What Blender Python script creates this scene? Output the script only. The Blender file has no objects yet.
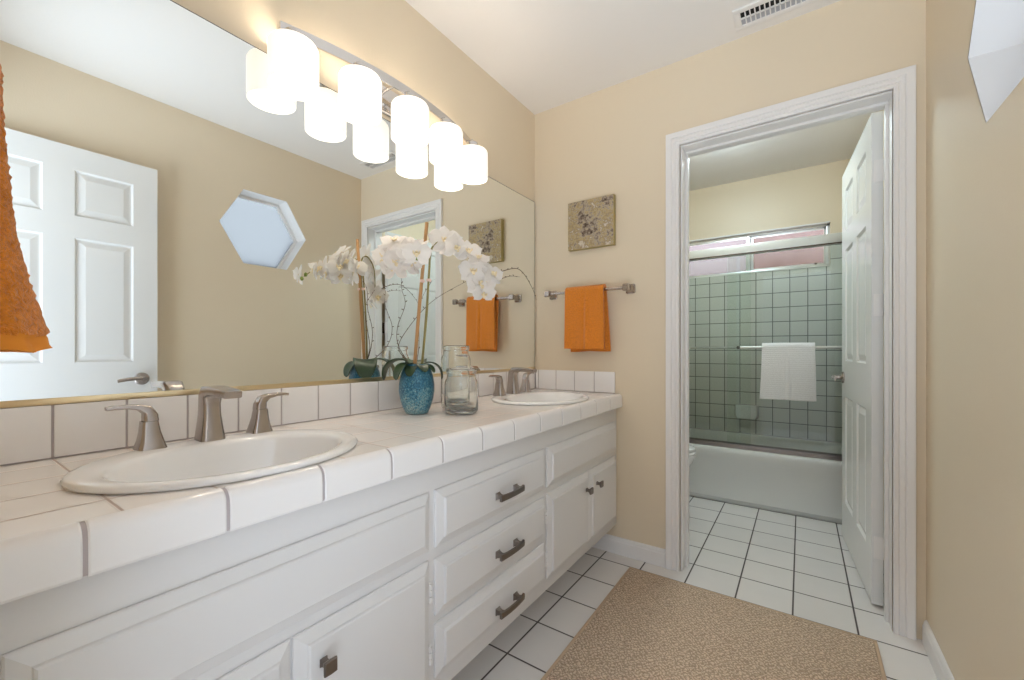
import bpy, bmesh, math, random
from mathutils import Vector, Matrix, noise
random.seed(7)
PI = math.pi
sc = bpy.context.scene
C = sc.collection

# ------------------------------------------------------------------ camera
cam_d = bpy.data.cameras.new('camera')
cam_d.sensor_width = 36.0
cam_d.lens = 419.04 * 36.0 / 1024.0
cam_d.shift_y = (349.99 - 340.0) / 1024.0
cam_d.clip_start = 0.02
cam = bpy.data.objects.new('camera', cam_d)
C.objects.link(cam)
cam.location = (1.2915, -2.1059, 1.056)
cam.rotation_euler = (PI / 2, 0, math.radians(34.6087))
sc.camera = cam

# ------------------------------------------------------------------ view, world, daylight
sc.view_settings.view_transform = 'Standard'
sc.view_settings.look = 'None'
sc.view_settings.gamma = 1.0
sc.view_settings.use_curve_mapping = False
sc.view_settings.exposure = 0.0
cy = sc.cycles
cy.max_bounces = 14
cy.diffuse_bounces = 7
cy.glossy_bounces = 8
cy.transmission_bounces = 12
cy.transparent_max_bounces = 16
cy.sample_clamp_indirect = 4.0
cy.caustics_refractive = False
cy.caustics_reflective = True
cy.use_denoising = True

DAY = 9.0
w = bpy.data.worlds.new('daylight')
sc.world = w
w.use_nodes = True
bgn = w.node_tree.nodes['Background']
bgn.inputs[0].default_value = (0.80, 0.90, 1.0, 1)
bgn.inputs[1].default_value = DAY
# daylight: pale sky above, plus an added glow from steeply below to brighten the ceilings
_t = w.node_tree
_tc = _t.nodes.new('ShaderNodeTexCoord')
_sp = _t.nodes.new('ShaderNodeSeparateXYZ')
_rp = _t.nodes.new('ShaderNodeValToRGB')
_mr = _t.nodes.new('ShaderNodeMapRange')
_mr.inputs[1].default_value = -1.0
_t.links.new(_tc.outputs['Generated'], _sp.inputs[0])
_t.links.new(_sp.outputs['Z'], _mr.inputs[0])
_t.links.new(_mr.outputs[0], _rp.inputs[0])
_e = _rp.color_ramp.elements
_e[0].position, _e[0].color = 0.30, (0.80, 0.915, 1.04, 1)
_e[1].position, _e[1].color = 0.42, (0.07, 0.07, 0.07, 1)  # band around the horizon dimmed so the doorway reflects darker in the tub glass
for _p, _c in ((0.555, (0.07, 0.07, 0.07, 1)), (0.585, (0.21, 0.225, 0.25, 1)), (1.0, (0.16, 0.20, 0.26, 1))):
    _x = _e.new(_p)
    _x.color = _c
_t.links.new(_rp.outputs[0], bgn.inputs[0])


def area(name, loc, rot, sx, sy, power, col, portal=False):
    d = bpy.data.lights.new(name, 'AREA')
    d.shape = 'RECTANGLE'
    d.size = sx
    d.size_y = sy
    d.energy = power
    d.color = col
    if portal:
        d.cycles.is_portal = True
    o = bpy.data.objects.new(name, d)
    C.objects.link(o)
    o.location = loc
    o.rotation_euler = rot
    return o


# sky portals in the openings: the entry doorway behind the camera, the hexagon window and the tub window
area('doorway_portal', (1.24, -2.24, 1.02), (PI / 2, 0, 0), 0.74, 2.0, 1, (1, 1, 1), True)
area('hexagon_portal', (1.84, -0.735, 1.85), (0, PI / 2, 0), 0.52, 0.56, 1, (1, 1, 1), True)
area('tub_window_portal', (0.945, 1.99, 1.84), (-PI / 2, 0, 0), 1.05, 0.33, 1, (1, 1, 1), True)


# ------------------------------------------------------------------ materials
def mat(name, col, rough=0.5, metal=0.0, **kw):
    m = bpy.data.materials.new(name)
    m.use_nodes = True
    b = m.node_tree.nodes['Principled BSDF']
    b.inputs['Base Color'].default_value = (*col, 1)
    b.inputs['Roughness'].default_value = rough
    b.inputs['Metallic'].default_value = metal
    for k, v in kw.items():
        b.inputs[k.replace('_', ' ')].default_value = v
    return m


class NT:
    def __init__(s, m):
        s.t = m.node_tree
        s.b = s.t.nodes.get('Principled BSDF')

    def n(s, typ, **kw):
        o = s.t.nodes.new(typ)
        for k, v in kw.items():
            setattr(o, k, v)
        return o

    def l(s, a, b):
        s.t.links.new(a, b)

    def math(s, op, a, b=None, c=None):
        o = s.n('ShaderNodeMath', operation=op)
        for i, x in enumerate((a, b, c)):
            if x is None:
                continue
            if hasattr(x, 'links'):
                s.l(x, o.inputs[i])
            else:
                o.inputs[i].default_value = x
        return o.outputs[0]

    def noise(s, scale, detail=2.0, vec=None, rough=0.5):
        o = s.n('ShaderNodeTexNoise')
        o.inputs['Scale'].default_value = scale
        o.inputs['Detail'].default_value = detail
        o.inputs['Roughness'].default_value = rough
        if vec is not None:
            s.l(vec, o.inputs['Vector'])
        return o

    def ramp(s, fac, stops):
        r = s.n('ShaderNodeValToRGB')
        e = r.color_ramp.elements
        while len(e) > 1:
            e.remove(e[-1])
        e[0].position, e[0].color = stops[0][0], (*stops[0][1], 1)
        for p, c in stops[1:]:
            x = e.new(p)
            x.color = (*c, 1)
        s.l(fac, r.inputs[0])
        return r.outputs[0]

    def bump(s, h, strength=0.3, dist=0.01):
        b = s.n('ShaderNodeBump')
        b.inputs['Strength'].default_value = strength
        b.inputs['Distance'].default_value = dist
        s.l(h, b.inputs['Height'])
        s.l(b.outputs[0], s.b.inputs['Normal'])

    def pos(s):
        return s.n('ShaderNodeNewGeometry').outputs['Position']


def mixcol(nt, fac, a, b):
    m = nt.n('ShaderNodeMix', data_type='RGBA')
    nt.l(fac, m.inputs[0])
    for x, i in ((a, 6), (b, 7)):
        if hasattr(x, 'links'):
            nt.l(x, m.inputs[i])
        else:
            m.inputs[i].default_value = (*x, 1)
    return m.outputs[2]


def paint(name, col, rough=0.55, bscale=140, bstr=0.12):
    m = mat(name, col, rough)
    nt = NT(m)
    n = nt.noise(bscale, 3, nt.pos())
    nt.bump(n.outputs[0], bstr, 0.004)
    return m


def grid_mat(name, col, grout, axes, pitch, off, width, rough=0.15, vary=0.03, bstr=0.5, blotch=0.0):
    """tile pattern in world space: axes ('X','Y'), pitch and offset for each"""
    m = mat(name, col, rough)
    nt = NT(m)
    sep = nt.n('ShaderNodeSeparateXYZ')
    nt.l(nt.pos(), sep.inputs[0])
    masks, cells = [], []
    for ax, p, o in zip(axes, pitch, off):
        q = nt.math('MULTIPLY_ADD', sep.outputs[ax], 1.0 / p, -o / p + 1000.0)
        cells.append(nt.math('FLOOR', q))
        f = nt.math('FRACT', nt.math('ADD', q, 0.5))
        d = nt.math('MULTIPLY', nt.math('ABSOLUTE', nt.math('SUBTRACT', f, 0.5)), p)
        masks.append(d)
    dist = nt.math('MINIMUM', masks[0], masks[1])
    mr = nt.n('ShaderNodeMapRange', interpolation_type='SMOOTHSTEP')
    nt.l(dist, mr.inputs[0])
    mr.inputs[1].default_value = width * 0.35
    mr.inputs[2].default_value = width * 0.7
    tile = mr.outputs[0]
    comb = nt.n('ShaderNodeCombineXYZ')
    nt.l(cells[0], comb.inputs[0])
    nt.l(cells[1], comb.inputs[1])
    wn = nt.n('ShaderNodeTexWhiteNoise')
    nt.l(comb.outputs[0], wn.inputs[0])
    k = nt.math('MULTIPLY_ADD', wn.outputs[0], vary, 1.0 - vary / 2)
    if blotch:
        bn = nt.noise(9, 4, nt.pos())
        k = nt.math('MULTIPLY', k, nt.math('MULTIPLY_ADD', bn.outputs[0], blotch, 1.0 - blotch / 2))
    vm = nt.n('ShaderNodeVectorMath', operation='SCALE')
    vm.inputs[0].default_value = col
    nt.l(k, vm.inputs['Scale'])
    nt.l(mixcol(nt, tile, grout, vm.outputs[0]), nt.b.inputs['Base Color'])
    nt.l(nt.math('MULTIPLY_ADD', tile, rough - 0.8, 0.8), nt.b.inputs['Roughness'])
    # pillowed edge
    mr2 = nt.n('ShaderNodeMapRange', interpolation_type='SMOOTHSTEP')
    nt.l(dist, mr2.inputs[0])
    mr2.inputs[1].default_value = width * 0.3
    mr2.inputs[2].default_value = width * 1.3
    nt.bump(mr2.outputs[0], bstr, 0.0015)
    return m


BEIGE = (0.76, 0.65, 0.49)
M = {}
M['wall'] = paint('beige wall paint', BEIGE, 0.42, 170, 0.13)
M['ceiling'] = paint('ceiling paint', (0.85, 0.82, 0.79), 0.8, 60, 0.10)
M['trim'] = mat('white trim paint', (0.83, 0.81, 0.795), 0.35)
M['door'] = mat('white door paint', (0.80, 0.80, 0.79), 0.18)
M['cabinet'] = paint('white cabinet paint', (0.74, 0.73, 0.73), 0.36, 60, 0.06)
M['dark'] = mat('dark gap', (0.05, 0.045, 0.04), 0.8)
M['floor'] = grid_mat('floor tile', (0.74, 0.71, 0.685), (0.075, 0.06, 0.055), 'XY', (0.2035, 0.2035), (0.4495, -0.1005), 0.0062, 0.22, 0.05, 0.5, 0.08)
M['deck'] = grid_mat('counter deck tile', (0.86, 0.82, 0.79), (0.50, 0.41, 0.37), 'XY', (0.1158, 0.1166), (0.074, -1.931), 0.0042, 0.18, 0.04, 0.4, 0.08)
M['white_tile'] = mat('white glazed tile', (0.86, 0.84, 0.835), 0.12)
M['grout'] = mat('grey grout', (0.46, 0.41, 0.415), 0.85)
M['tub_tile'] = grid_mat('tub wall tile', (0.60, 0.60, 0.55), (0.13, 0.135, 0.12), 'XZ', (0.1133, 0.1125), (1.446, 0.49), 0.0055, 0.15, 0.10, 0.4)
M['tub_tile_side'] = grid_mat('tub side wall tile', (0.60, 0.60, 0.55), (0.13, 0.135, 0.12), 'YZ', (0.1133, 0.1125), (1.78, 0.49), 0.0055, 0.15, 0.10, 0.4)
M['porcelain'] = mat('white porcelain', (0.88, 0.88, 0.88), 0.06, 0, Coat_Weight=0.4)
M['tub'] = mat('tub enamel', (0.74, 0.75, 0.735), 0.16)
M['nickel'] = mat('brushed nickel', (0.45, 0.40, 0.37), 0.27, 1.0)
M['pull'] = mat('dark brushed pulls', (0.22, 0.19, 0.17), 0.36, 1.0)
M['chrome'] = mat('chrome', (0.75, 0.73, 0.72), 0.12, 1.0)
M['alum'] = mat('aluminium', (0.72, 0.73, 0.74), 0.33, 1.0)
M['track'] = mat('tub track aluminium', (0.34, 0.30, 0.29), 0.4, 1.0)
M['rail'] = mat('satin header rail', (0.66, 0.65, 0.62), 0.38, 0.5)
M['mirror'] = mat('mirror silver', (0.90, 0.93, 0.925), 0.0, 1.0)
M['mirror_edge'] = mat('mirror edge', (0.10, 0.10, 0.09), 0.3)
M['brass'] = mat('pale brass channel', (0.72, 0.58, 0.36), 0.3, 1.0)
M['bronze'] = mat('dark bronze', (0.10, 0.07, 0.05), 0.4, 1.0)
M['wood_stake'] = mat('bamboo stake', (0.50, 0.27, 0.11), 0.6)
M['stem'] = mat('orchid stem green', (0.26, 0.22, 0.07), 0.5)
M['twig'] = mat('dark twig', (0.13, 0.085, 0.055), 0.7)
M['bud'] = mat('green bud', (0.22, 0.28, 0.05), 0.5)
M['clip'] = mat('pink clip', (0.85, 0.62, 0.53), 0.5)
M['lip'] = mat('orchid lip', (0.86, 0.74, 0.50), 0.5)


def leaf_mat():
    m = mat('orchid leaf', (0.035, 0.075, 0.03), 0.38)
    nt = NT(m)
    n = nt.noise(30, 2)
    nt.l(nt.ramp(n.outputs[0], [(0.3, (0.014, 0.036, 0.018)), (0.7, (0.045, 0.085, 0.034))]), nt.b.inputs['Base Color'])
    return m


M['leaf'] = leaf_mat()


def petal_mat():
    m = mat('white orchid petal', (0.86, 0.83, 0.80), 0.55, 0, Subsurface_Weight=0.0)
    nt = NT(m)
    tr = nt.n('ShaderNodeBsdfTranslucent')
    tr.inputs[0].default_value = (0.85, 0.82, 0.79, 1)
    mx = nt.n('ShaderNodeMixShader')
    mx.inputs[0].default_value = 0.42
    out = nt.t.nodes['Material Output']
    nt.l(nt.b.outputs[0], mx.inputs[1])
    nt.l(tr.outputs[0], mx.inputs[2])
    nt.l(mx.outputs[0], out.inputs[0])
    return m


M['petal'] = petal_mat()


def pot_mat():
    m = mat('blue crackle glaze', (0.03, 0.17, 0.28), 0.3)
    nt = NT(m)
    tc = nt.n('ShaderNodeTexCoord').outputs['Object']
    v = nt.n('ShaderNodeTexVoronoi', feature='DISTANCE_TO_EDGE')
    v.inputs['Scale'].default_value = 230
    nt.l(tc, v.inputs['Vector'])
    n = nt.noise(150, 3, tc)
    n2 = nt.noise(14, 2, tc)
    sep = nt.n('ShaderNodeSeparateXYZ')
    nt.l(tc, sep.inputs[0])
    lum = nt.math('MULTIPLY_ADD', n2.outputs[0], 0.6, nt.math('MULTIPLY', n.outputs[0], 0.8))
    low = nt.math('MULTIPLY_ADD', sep.outputs['Z'], -1.4, nt.math('ADD', lum, 0.06))
    col = nt.ramp(low, [(0.38, (0.012, 0.10, 0.20)), (0.58, (0.03, 0.20, 0.34)), (0.72, (0.16, 0.40, 0.50)), (0.86, (0.42, 0.60, 0.62))])
    e = nt.math('GREATER_THAN', v.outputs['Distance'], 0.055)
    nt.l(mixcol(nt, e, (0.01, 0.05, 0.08), col), nt.b.inputs['Base Color'])
    nt.bump(v.outputs['Distance'], 0.5, 0.002)
    return m


M['pot'] = pot_mat()


def terry(name, c1, c2, scale=420, bstr=0.9, ribs=0):
    m = mat(name, c1, 0.95, 0, Sheen_Weight=0.25)
    nt = NT(m)
    tc = nt.pos()
    n = nt.noise(scale, 3, tc, 0.7)
    h = n.outputs[0]
    if ribs:
        sep = nt.n('ShaderNodeSeparateXYZ')
        nt.l(tc, sep.inputs[0])
        s_ = nt.math('SINE', nt.math('MULTIPLY', sep.outputs['Z'], ribs))
        h = nt.math('MULTIPLY_ADD', s_, 0.07, h)
    nt.l(nt.ramp(h, [(0.32, c2), (0.62, c1)]), nt.b.inputs['Base Color'])
    nt.bump(h, bstr, 0.006)
    return m


M['orange_towel'] = terry('orange terry', (0.84, 0.275, 0.018), (0.60, 0.165, 0.008), 190, 1.0)
M['orange_hem'] = mat('orange towel hem', (0.76, 0.26, 0.02), 0.8)
M['white_towel'] = terry('white terry', (0.88, 0.87, 0.87), (0.78, 0.76, 0.75), 260, 0.8, 480)


def glass_pane(name, tint, gloss=1.0):
    """thin clear sheet: see-through with a fresnel reflection on both faces"""
    m = bpy.data.materials.new(name)
    m.use_nodes = True
    t = m.node_tree
    t.nodes.clear()
    out = t.nodes.new('ShaderNodeOutputMaterial')
    tr = t.nodes.new('ShaderNodeBsdfTransparent')
    tr.inputs[0].default_value = (*tint, 1)
    gl = t.nodes.new('ShaderNodeBsdfGlossy')
    gl.inputs['Roughness'].default_value = 0.01
    fr = t.nodes.new('ShaderNodeFresnel')
    fr.inputs[0].default_value = 1.5
    mu = t.nodes.new('ShaderNodeMath')
    mu.operation = 'MULTIPLY'
    mu.inputs[1].default_value = gloss
    mx = t.nodes.new('ShaderNodeMixShader')
    t.links.new(fr.outputs[0], mu.inputs[0])
    t.links.new(mu.outputs[0], mx.inputs[0])
    t.links.new(tr.outputs[0], mx.inputs[1])
    t.links.new(gl.outputs[0], mx.inputs[2])
    t.links.new(mx.outputs[0], out.inputs[0])
    return m


M['shower_glass'] = glass_pane('green tinted shower glass', (0.945, 0.975, 0.962))


def jar_glass():
    m = bpy.data.materials.new('jar glass')
    m.use_nodes = True
    b = m.node_tree.nodes['Principled BSDF']
    b.inputs['Base Color'].default_value = (0.975, 0.992, 0.982, 1)
    b.inputs['Roughness'].default_value = 0.0
    b.inputs['Transmission Weight'].default_value = 1.0
    b.inputs['IOR'].default_value = 1.45
    return m


M['jar'] = jar_glass()


def frosted(name, tcol, trcol, f):
    m = bpy.data.materials.new(name)
    m.use_nodes = True
    t = m.node_tree
    t.nodes.clear()
    out = t.nodes.new('ShaderNodeOutputMaterial')
    a = t.nodes.new('ShaderNodeBsdfTransparent')
    a.inputs[0].default_value = (*tcol, 1)
    b = t.nodes.new('ShaderNodeBsdfTranslucent')
    b.inputs[0].default_value = (*trcol, 1)
    mx = t.nodes.new('ShaderNodeMixShader')
    mx.inputs[0].default_value = f
    t.links.new(a.outputs[0], mx.inputs[1])
    t.links.new(b.outputs[0], mx.inputs[2])
    t.links.new(mx.outputs[0], out.inputs[0])
    return m


M['hex_glass'] = frosted('hexagon window frosted glass', (0.42, 0.42, 0.42), (0.5, 0.5, 0.5), 0.5)
M['tub_win_glass'] = frosted('pebbled tub window glass', (0.66, 0.60, 0.60), (0.46, 0.42, 0.42), 0.25)


def emit(name, col, s):
    m = bpy.data.materials.new(name)
    m.use_nodes = True
    b = m.node_tree.nodes['Principled BSDF']
    b.inputs['Base Color'].default_value = (0.9, 0.88, 0.85, 1)
    b.inputs['Emission Color'].default_value = (*col, 1)
    b.inputs['Emission Strength'].default_value = s
    return m


M['shade'] = emit('lit opal glass shade', (1.0, 0.93, 0.83), 0.72)
M['bulb'] = emit('lit bulb', (1.0, 0.87, 0.71), 82)
M['bath_light'] = emit('lit ceiling diffuser', (0.76, 0.94, 1.0), 27)


def art_mat():
    m = mat('mottled gold canvas', (0.4, 0.35, 0.22), 0.75)
    nt = NT(m)
    tc = nt.pos()
    n = nt.noise(13, 6, tc, 0.62)
    n2 = nt.noise(60, 5, tc, 0.7)
    sep = nt.n('ShaderNodeSeparateXYZ')
    nt.l(tc, sep.inputs[0])
    zz = nt.math('MULTIPLY_ADD', sep.outputs['Z'], 2.2, -3.81)
    k = nt.math('ADD', nt.math('MULTIPLY_ADD', n.outputs[0], 1.7, nt.math('MULTIPLY_ADD', n2.outputs[0], 1.1, -0.9)), nt.math('MULTIPLY', zz, -0.30))
    col = nt.ramp(k, [(0.20, (0.07, 0.045, 0.03)), (0.36, (0.24, 0.18, 0.13)), (0.47, (0.42, 0.36, 0.29)), (0.56, (0.50, 0.38, 0.18)), (0.66, (0.30, 0.22, 0.13)), (0.80, (0.62, 0.56, 0.46))])
    nt.l(col, nt.b.inputs['Base Color'])
    nt.bump(n2.outputs[0], 0.6, 0.003)
    return m


M['art'] = art_mat()
M['art_side'] = mat('gold canvas side', (0.42, 0.33, 0.12), 0.45)


def rug_mat():
    m = mat('woven tan rug', (0.45, 0.32, 0.21), 0.95)
    nt = NT(m)
    tc = nt.pos()
    hs = []
    for ang in (0.72, -0.85):
        mp = nt.n('ShaderNodeMapping')
        mp.inputs['Rotation'].default_value = (0, 0, ang)
        nt.l(tc, mp.inputs[0])
        wv = nt.n('ShaderNodeTexWave', wave_type='BANDS')
        wv.inputs['Scale'].default_value = 26
        wv.inputs['Distortion'].default_value = 9
        wv.inputs['Detail'].default_value = 2
        wv.inputs['Detail Scale'].default_value = 2.2
        nt.l(mp.outputs[0], wv.inputs[0])
        hs.append(wv.outputs['Fac'])
    h = nt.math('MULTIPLY', hs[0], hs[1])
    n = nt.noise(260, 3, tc, 0.7)
    h2 = nt.math('MULTIPLY_ADD', n.outputs[0], 0.5, nt.math('MULTIPLY', h, 0.75))
    col = nt.ramp(h2, [(0.14, (0.30, 0.21, 0.15)), (0.36, (0.60, 0.45, 0.32)), (0.72, (0.80, 0.64, 0.49))])
    nt.l(col, nt.b.inputs['Base Color'])
    nt.bump(h2, 0.8, 0.006)
    return m


M['rug'] = rug_mat()
M['rug_edge'] = mat('rug binding', (0.52, 0.38, 0.26), 0.9)


def brick_mat():
    m = mat('outdoor brick', (0.5, 0.3, 0.22), 0.9)
    nt = NT(m)
    n = nt.noise(2.2, 2, nt.pos())
    nt.l(nt.ramp(n.outputs[0], [(0.35, (0.27, 0.15, 0.10)), (0.65, (0.42, 0.29, 0.24))]), nt.b.inputs['Base Color'])
    return m


M['outside'] = brick_mat()


# ------------------------------------------------------------------ mesh builder
class MB:
    def __init__(s):
        s.v, s.f, s.mi = [], [], []

    def add(s, vs, fs, mi=0):
        k = len(s.v)
        s.v += [tuple(p) for p in vs]
        s.f += [tuple(i + k for i in f) for f in fs]
        s.mi += [mi] * len(fs)
        return s

    def box(s, x0, x1, y0, y1, z0, z1, bev=0.0, mi=0, seg=2):
        if bev <= 0:
            vs = [(x, y, z) for x in (x0, x1) for y in (y0, y1) for z in (z0, z1)]
            return s.add(vs, [(0, 1, 3, 2), (4, 6, 7, 5), (0, 4, 5, 1), (2, 3, 7, 6), (0, 2, 6, 4), (1, 5, 7, 3)], mi)
        bm = bmesh.new()
        bmesh.ops.create_cube(bm, size=1)
        for q in bm.verts:
            q.co = Vector(((x0 + x1) / 2 + q.co.x * (x1 - x0), (y0 + y1) / 2 + q.co.y * (y1 - y0), (z0 + z1) / 2 + q.co.z * (z1 - z0)))
        bmesh.ops.bevel(bm, geom=bm.edges[:], offset=bev, segments=seg, profile=0.5, affect='EDGES')
        s.bm(bm, mi)
        return s

    def bm(s, bm, mi=0):
        bm.verts.index_update()
        s.add([q.co.copy() for q in bm.verts], [[q.index for q in f.verts] for f in bm.faces], mi)
        bm.free()

    def xf(s, fn, start=0):
        for i in range(start, len(s.v)):
            s.v[i] = tuple(fn(Vector(s.v[i])))
        return s

    def loft(s, rings, cap=True, close=False, mi=0):
        n = len(rings[0])
        vs = [p for r in rings for p in r]
        fs = []
        m = len(rings)
        for i in range(m - 1 + (1 if close else 0)):
            a, b = i * n, ((i + 1) % m) * n
            for j in range(n):
                k = (j + 1) % n
                fs.append((a + j, a + k, b + k, b + j))
        if cap and not close:
            fs.append(tuple(range(n))[::-1])
            fs.append(tuple(range((m - 1) * n, m * n)))
        return s.add(vs, fs, mi)

    def lathe(s, prof, c=(0, 0, 0), n=48, mi=0, sx=1.0, sy=1.0, cap=False):
        rings = [[(c[0] + r * sx * math.cos(2 * PI * j / n), c[1] + r * sy * math.sin(2 * PI * j / n), c[2] + z) for j in range(n)] for r, z in prof]
        return s.loft(rings, cap, False, mi)

    def tube(s, pts, rad, n=8, mi=0, cap=True):
        pts = [Vector(p) for p in pts]
        rings = []
        up = None
        for i, p in enumerate(pts):
            t = (pts[min(i + 1, len(pts) - 1)] - pts[max(i - 1, 0)]).normalized()
            if up is None:
                a = Vector((0, 0, 1)) if abs(t.z) < 0.9 else Vector((1, 0, 0))
                up = (a - t * a.dot(t)).normalized()
            else:
                up = (up - t * up.dot(t)).normalized()
            sd = t.cross(up)
            r = rad(i / (len(pts) - 1)) if callable(rad) else rad
            rings.append([p + (up * math.cos(2 * PI * j / n) + sd * math.sin(2 * PI * j / n)) * r for j in range(n)])
        return s.loft(rings, cap, False, mi)

    def extrude(s, prof, axis, a, b, mi=0, cap=True):
        """closed profile of 2-tuples swept along an axis"""
        def P(q, t):
            return {'x': (t, q[0], q[1]), 'y': (q[0], t, q[1]), 'z': (q[0], q[1], t)}[axis]
        return s.loft([[P(q, a) for q in prof], [P(q, b) for q in prof]], cap, False, mi)

    def build(s, name, mats, parent=None, angle=35, smooth=True, subsurf=0, solid=0.0):
        me = bpy.data.meshes.new(name)
        off = wloc(parent) if parent else Vector((0, 0, 0))
        me.from_pydata([Vector(p) - off for p in s.v], [], s.f)
        ms = mats if isinstance(mats, (list, tuple)) else [mats]
        for q in ms:
            me.materials.append(q)
        if len(ms) > 1:
            me.polygons.foreach_set('material_index', s.mi)
        bm = bmesh.new()
        bm.from_mesh(me)
        bmesh.ops.recalc_face_normals(bm, faces=bm.faces[:])
        bm.to_mesh(me)
        bm.free()
        if smooth:
            me.shade_smooth()
            me.set_sharp_from_angle(angle=math.radians(angle))
        o = bpy.data.objects.new(name, me)
        C.objects.link(o)
        if parent:
            o.parent = parent
        if solid:
            q = o.modifiers.new('solid', 'SOLIDIFY')
            q.thickness = solid
            q.offset = 0
        if subsurf:
            q = o.modifiers.new('sub', 'SUBSURF')
            q.levels = q.render_levels = subsurf
        return o


def wloc(o):
    v = Vector((0, 0, 0))
    while o:
        v += o.location
        o = o.parent
    return v


def thing(name, label, cat, loc, group=None):
    o = bpy.data.objects.new(name, None)
    o.empty_display_size = 0.1
    C.objects.link(o)
    o.location = loc
    return tag(o, label, cat, group)


def tag(o, label, cat, group=None):
    o['label'] = label
    o['category'] = cat
    if group:
        o['group'] = group
    return o


def struct(o):
    o['kind'] = 'structure'
    return o


def recenter(o):
    """move a single-mesh thing's origin to its base centre"""
    vs = [v.co for v in o.data.vertices]
    c = Vector(((min(v.x for v in vs) + max(v.x for v in vs)) / 2, (min(v.y for v in vs) + max(v.y for v in vs)) / 2, min(v.z for v in vs)))
    o.data.transform(Matrix.Translation(-c))
    o.location = c
    return o


def copy_tree(o, parent=None):
    c = o.copy()
    C.objects.link(c)
    c.parent = parent
    for ch in list(o.children):
        copy_tree(ch, c)
    return c


def catmull(pts, n=8):
    pts = [Vector(p) for p in pts]
    q = [pts[0] * 2 - pts[1]] + pts + [pts[-1] * 2 - pts[-2]]
    out = []
    for i in range(1, len(q) - 2):
        for k in range(n):
            t = k / n
            a, b, c, d = q[i - 1], q[i], q[i + 1], q[i + 2]
            out.append(0.5 * ((2 * b) + (c - a) * t + (2 * a - 5 * b + 4 * c - d) * t * t + (3 * b - a - 3 * c + d) * t ** 3))
    out.append(pts[-1])
    return out


# ------------------------------------------------------------------ room shell
W = 1.6646
H = 2.44
YN = -2.085          # near wall face, the entry doorway is in it
WT = 0.13            # wall thickness
BY = 1.78            # tiled wall behind the tub
BX0 = 0.05           # left wall of the tub room
OX0, OX1, OH = 0.817, 1.573, 2.032   # tub room doorway

fl = MB().box(-0.15, W + 0.2, YN - WT - 0.05, BY + 0.2, -0.08, 0.0).build('floor', M['floor'])
struct(fl)
ce = MB().box(-0.15, W + 0.2, YN - WT - 0.05, BY + 0.2, H, H + 0.1).build('ceiling', M['ceiling'])
struct(ce)
struct(MB().box(-0.12, 0.0, YN - WT, WT, 0, H).build('wall_left', M['wall']))

bw = MB()
bw.box(0, OX0, 0, WT, 0, H).box(OX1, W, 0, WT, 0, H).box(OX0, OX1, 0, WT, OH, H)
struct(bw.build('wall_back', M['wall']))

nw = MB()
EX0, EX1 = 0.87, 1.622
nw.box(0, EX0, YN - WT, YN, 0, H).box(EX1, W, YN - WT, YN, 0, H).box(EX0, EX1, YN - WT, YN, 2.045, H)
struct(nw.build('wall_near', M['wall']))

# right wall with the hexagonal opening
HC = (-0.735, 1.85)
HR = 0.275
hexo = [(HC[0] + HR * math.cos(k * PI / 3), HC[1] + HR * math.sin(k * PI / 3)) for k in range(6)]
rw = MB()
y0, y1, z0, z1 = -1.15, -0.32, 1.5, 2.2
for x in (W, W + 0.15):
    rect = [(y1, HC[1]), (y1, z1), (y0, z1), (y0, HC[1]), (y0, z0), (y1, z0)]
    vs = [(x, *p) for p in hexo] + [(x, *p) for p in rect]
    rw.add(vs, [(k, (k + 1) % 6, 6 + (k + 1) % 6, 6 + k) for k in range(6)])
    YA, YB = YN - WT, BY + 0.2
    rw.add([(x, YA, 0), (x, y0, 0), (x, y0, H), (x, YA, H)], [(0, 1, 2, 3)])
    rw.add([(x, y1, 0), (x, YB, 0), (x, YB, H), (x, y1, H)], [(0, 1, 2, 3)])
    rw.add([(x, y0, 0), (x, y1, 0), (x, y1, z0), (x, y0, z0)], [(0, 1, 2, 3)])
    rw.add([(x, y0, z1), (x, y1, z1), (x, y1, H), (x, y0, H)], [(0, 1, 2, 3)])
struct(rw.build('wall_right', M['wall'], smooth=False))

# hexagon window: white reveal, frame and frosted pane
hw = MB()
hexi = [(HC[0] + (HR - 0.002) * math.cos(k * PI / 3), HC[1] + (HR - 0.002) * math.sin(k * PI / 3)) for k in range(6)]
hexf = [(HC[0] + (HR - 0.024) * math.cos(k * PI / 3), HC[1] + (HR - 0.024) * math.sin(k * PI / 3)) for k in range(6)]
hexj = [(HC[0] + (HR + 0.02) * math.cos(k * PI / 3), HC[1] + (HR + 0.02) * math.sin(k * PI / 3)) for k in range(6)]
hw.loft([[(W + 0.001, *p) for p in hexi], [(W + 0.115, *p) for p in hexi], [(W + 0.115, *p) for p in hexf], [(W + 0.155, *p) for p in hexf], [(W + 0.155, *p) for p in hexj], [(W + 0.149, *p) for p in hexj], [(W + 0.149, *p) for p in hexo], [(W + 0.001, *p) for p in hexo]], cap=False, close=True)
win1 = struct(hw.build('window_1', M['trim'], smooth=False))
MB().add([(W + 0.13, *p) for p in hexf] + [(W + 0.134, *p) for p in hexf], [(0, 1, 2, 3, 4, 5), (11, 10, 9, 8, 7, 6)] + [(k, (k + 1) % 6, 6 + (k + 1) % 6, 6 + k) for k in range(6)]).build('window_pane', M['hex_glass'], win1, smooth=False)

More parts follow.
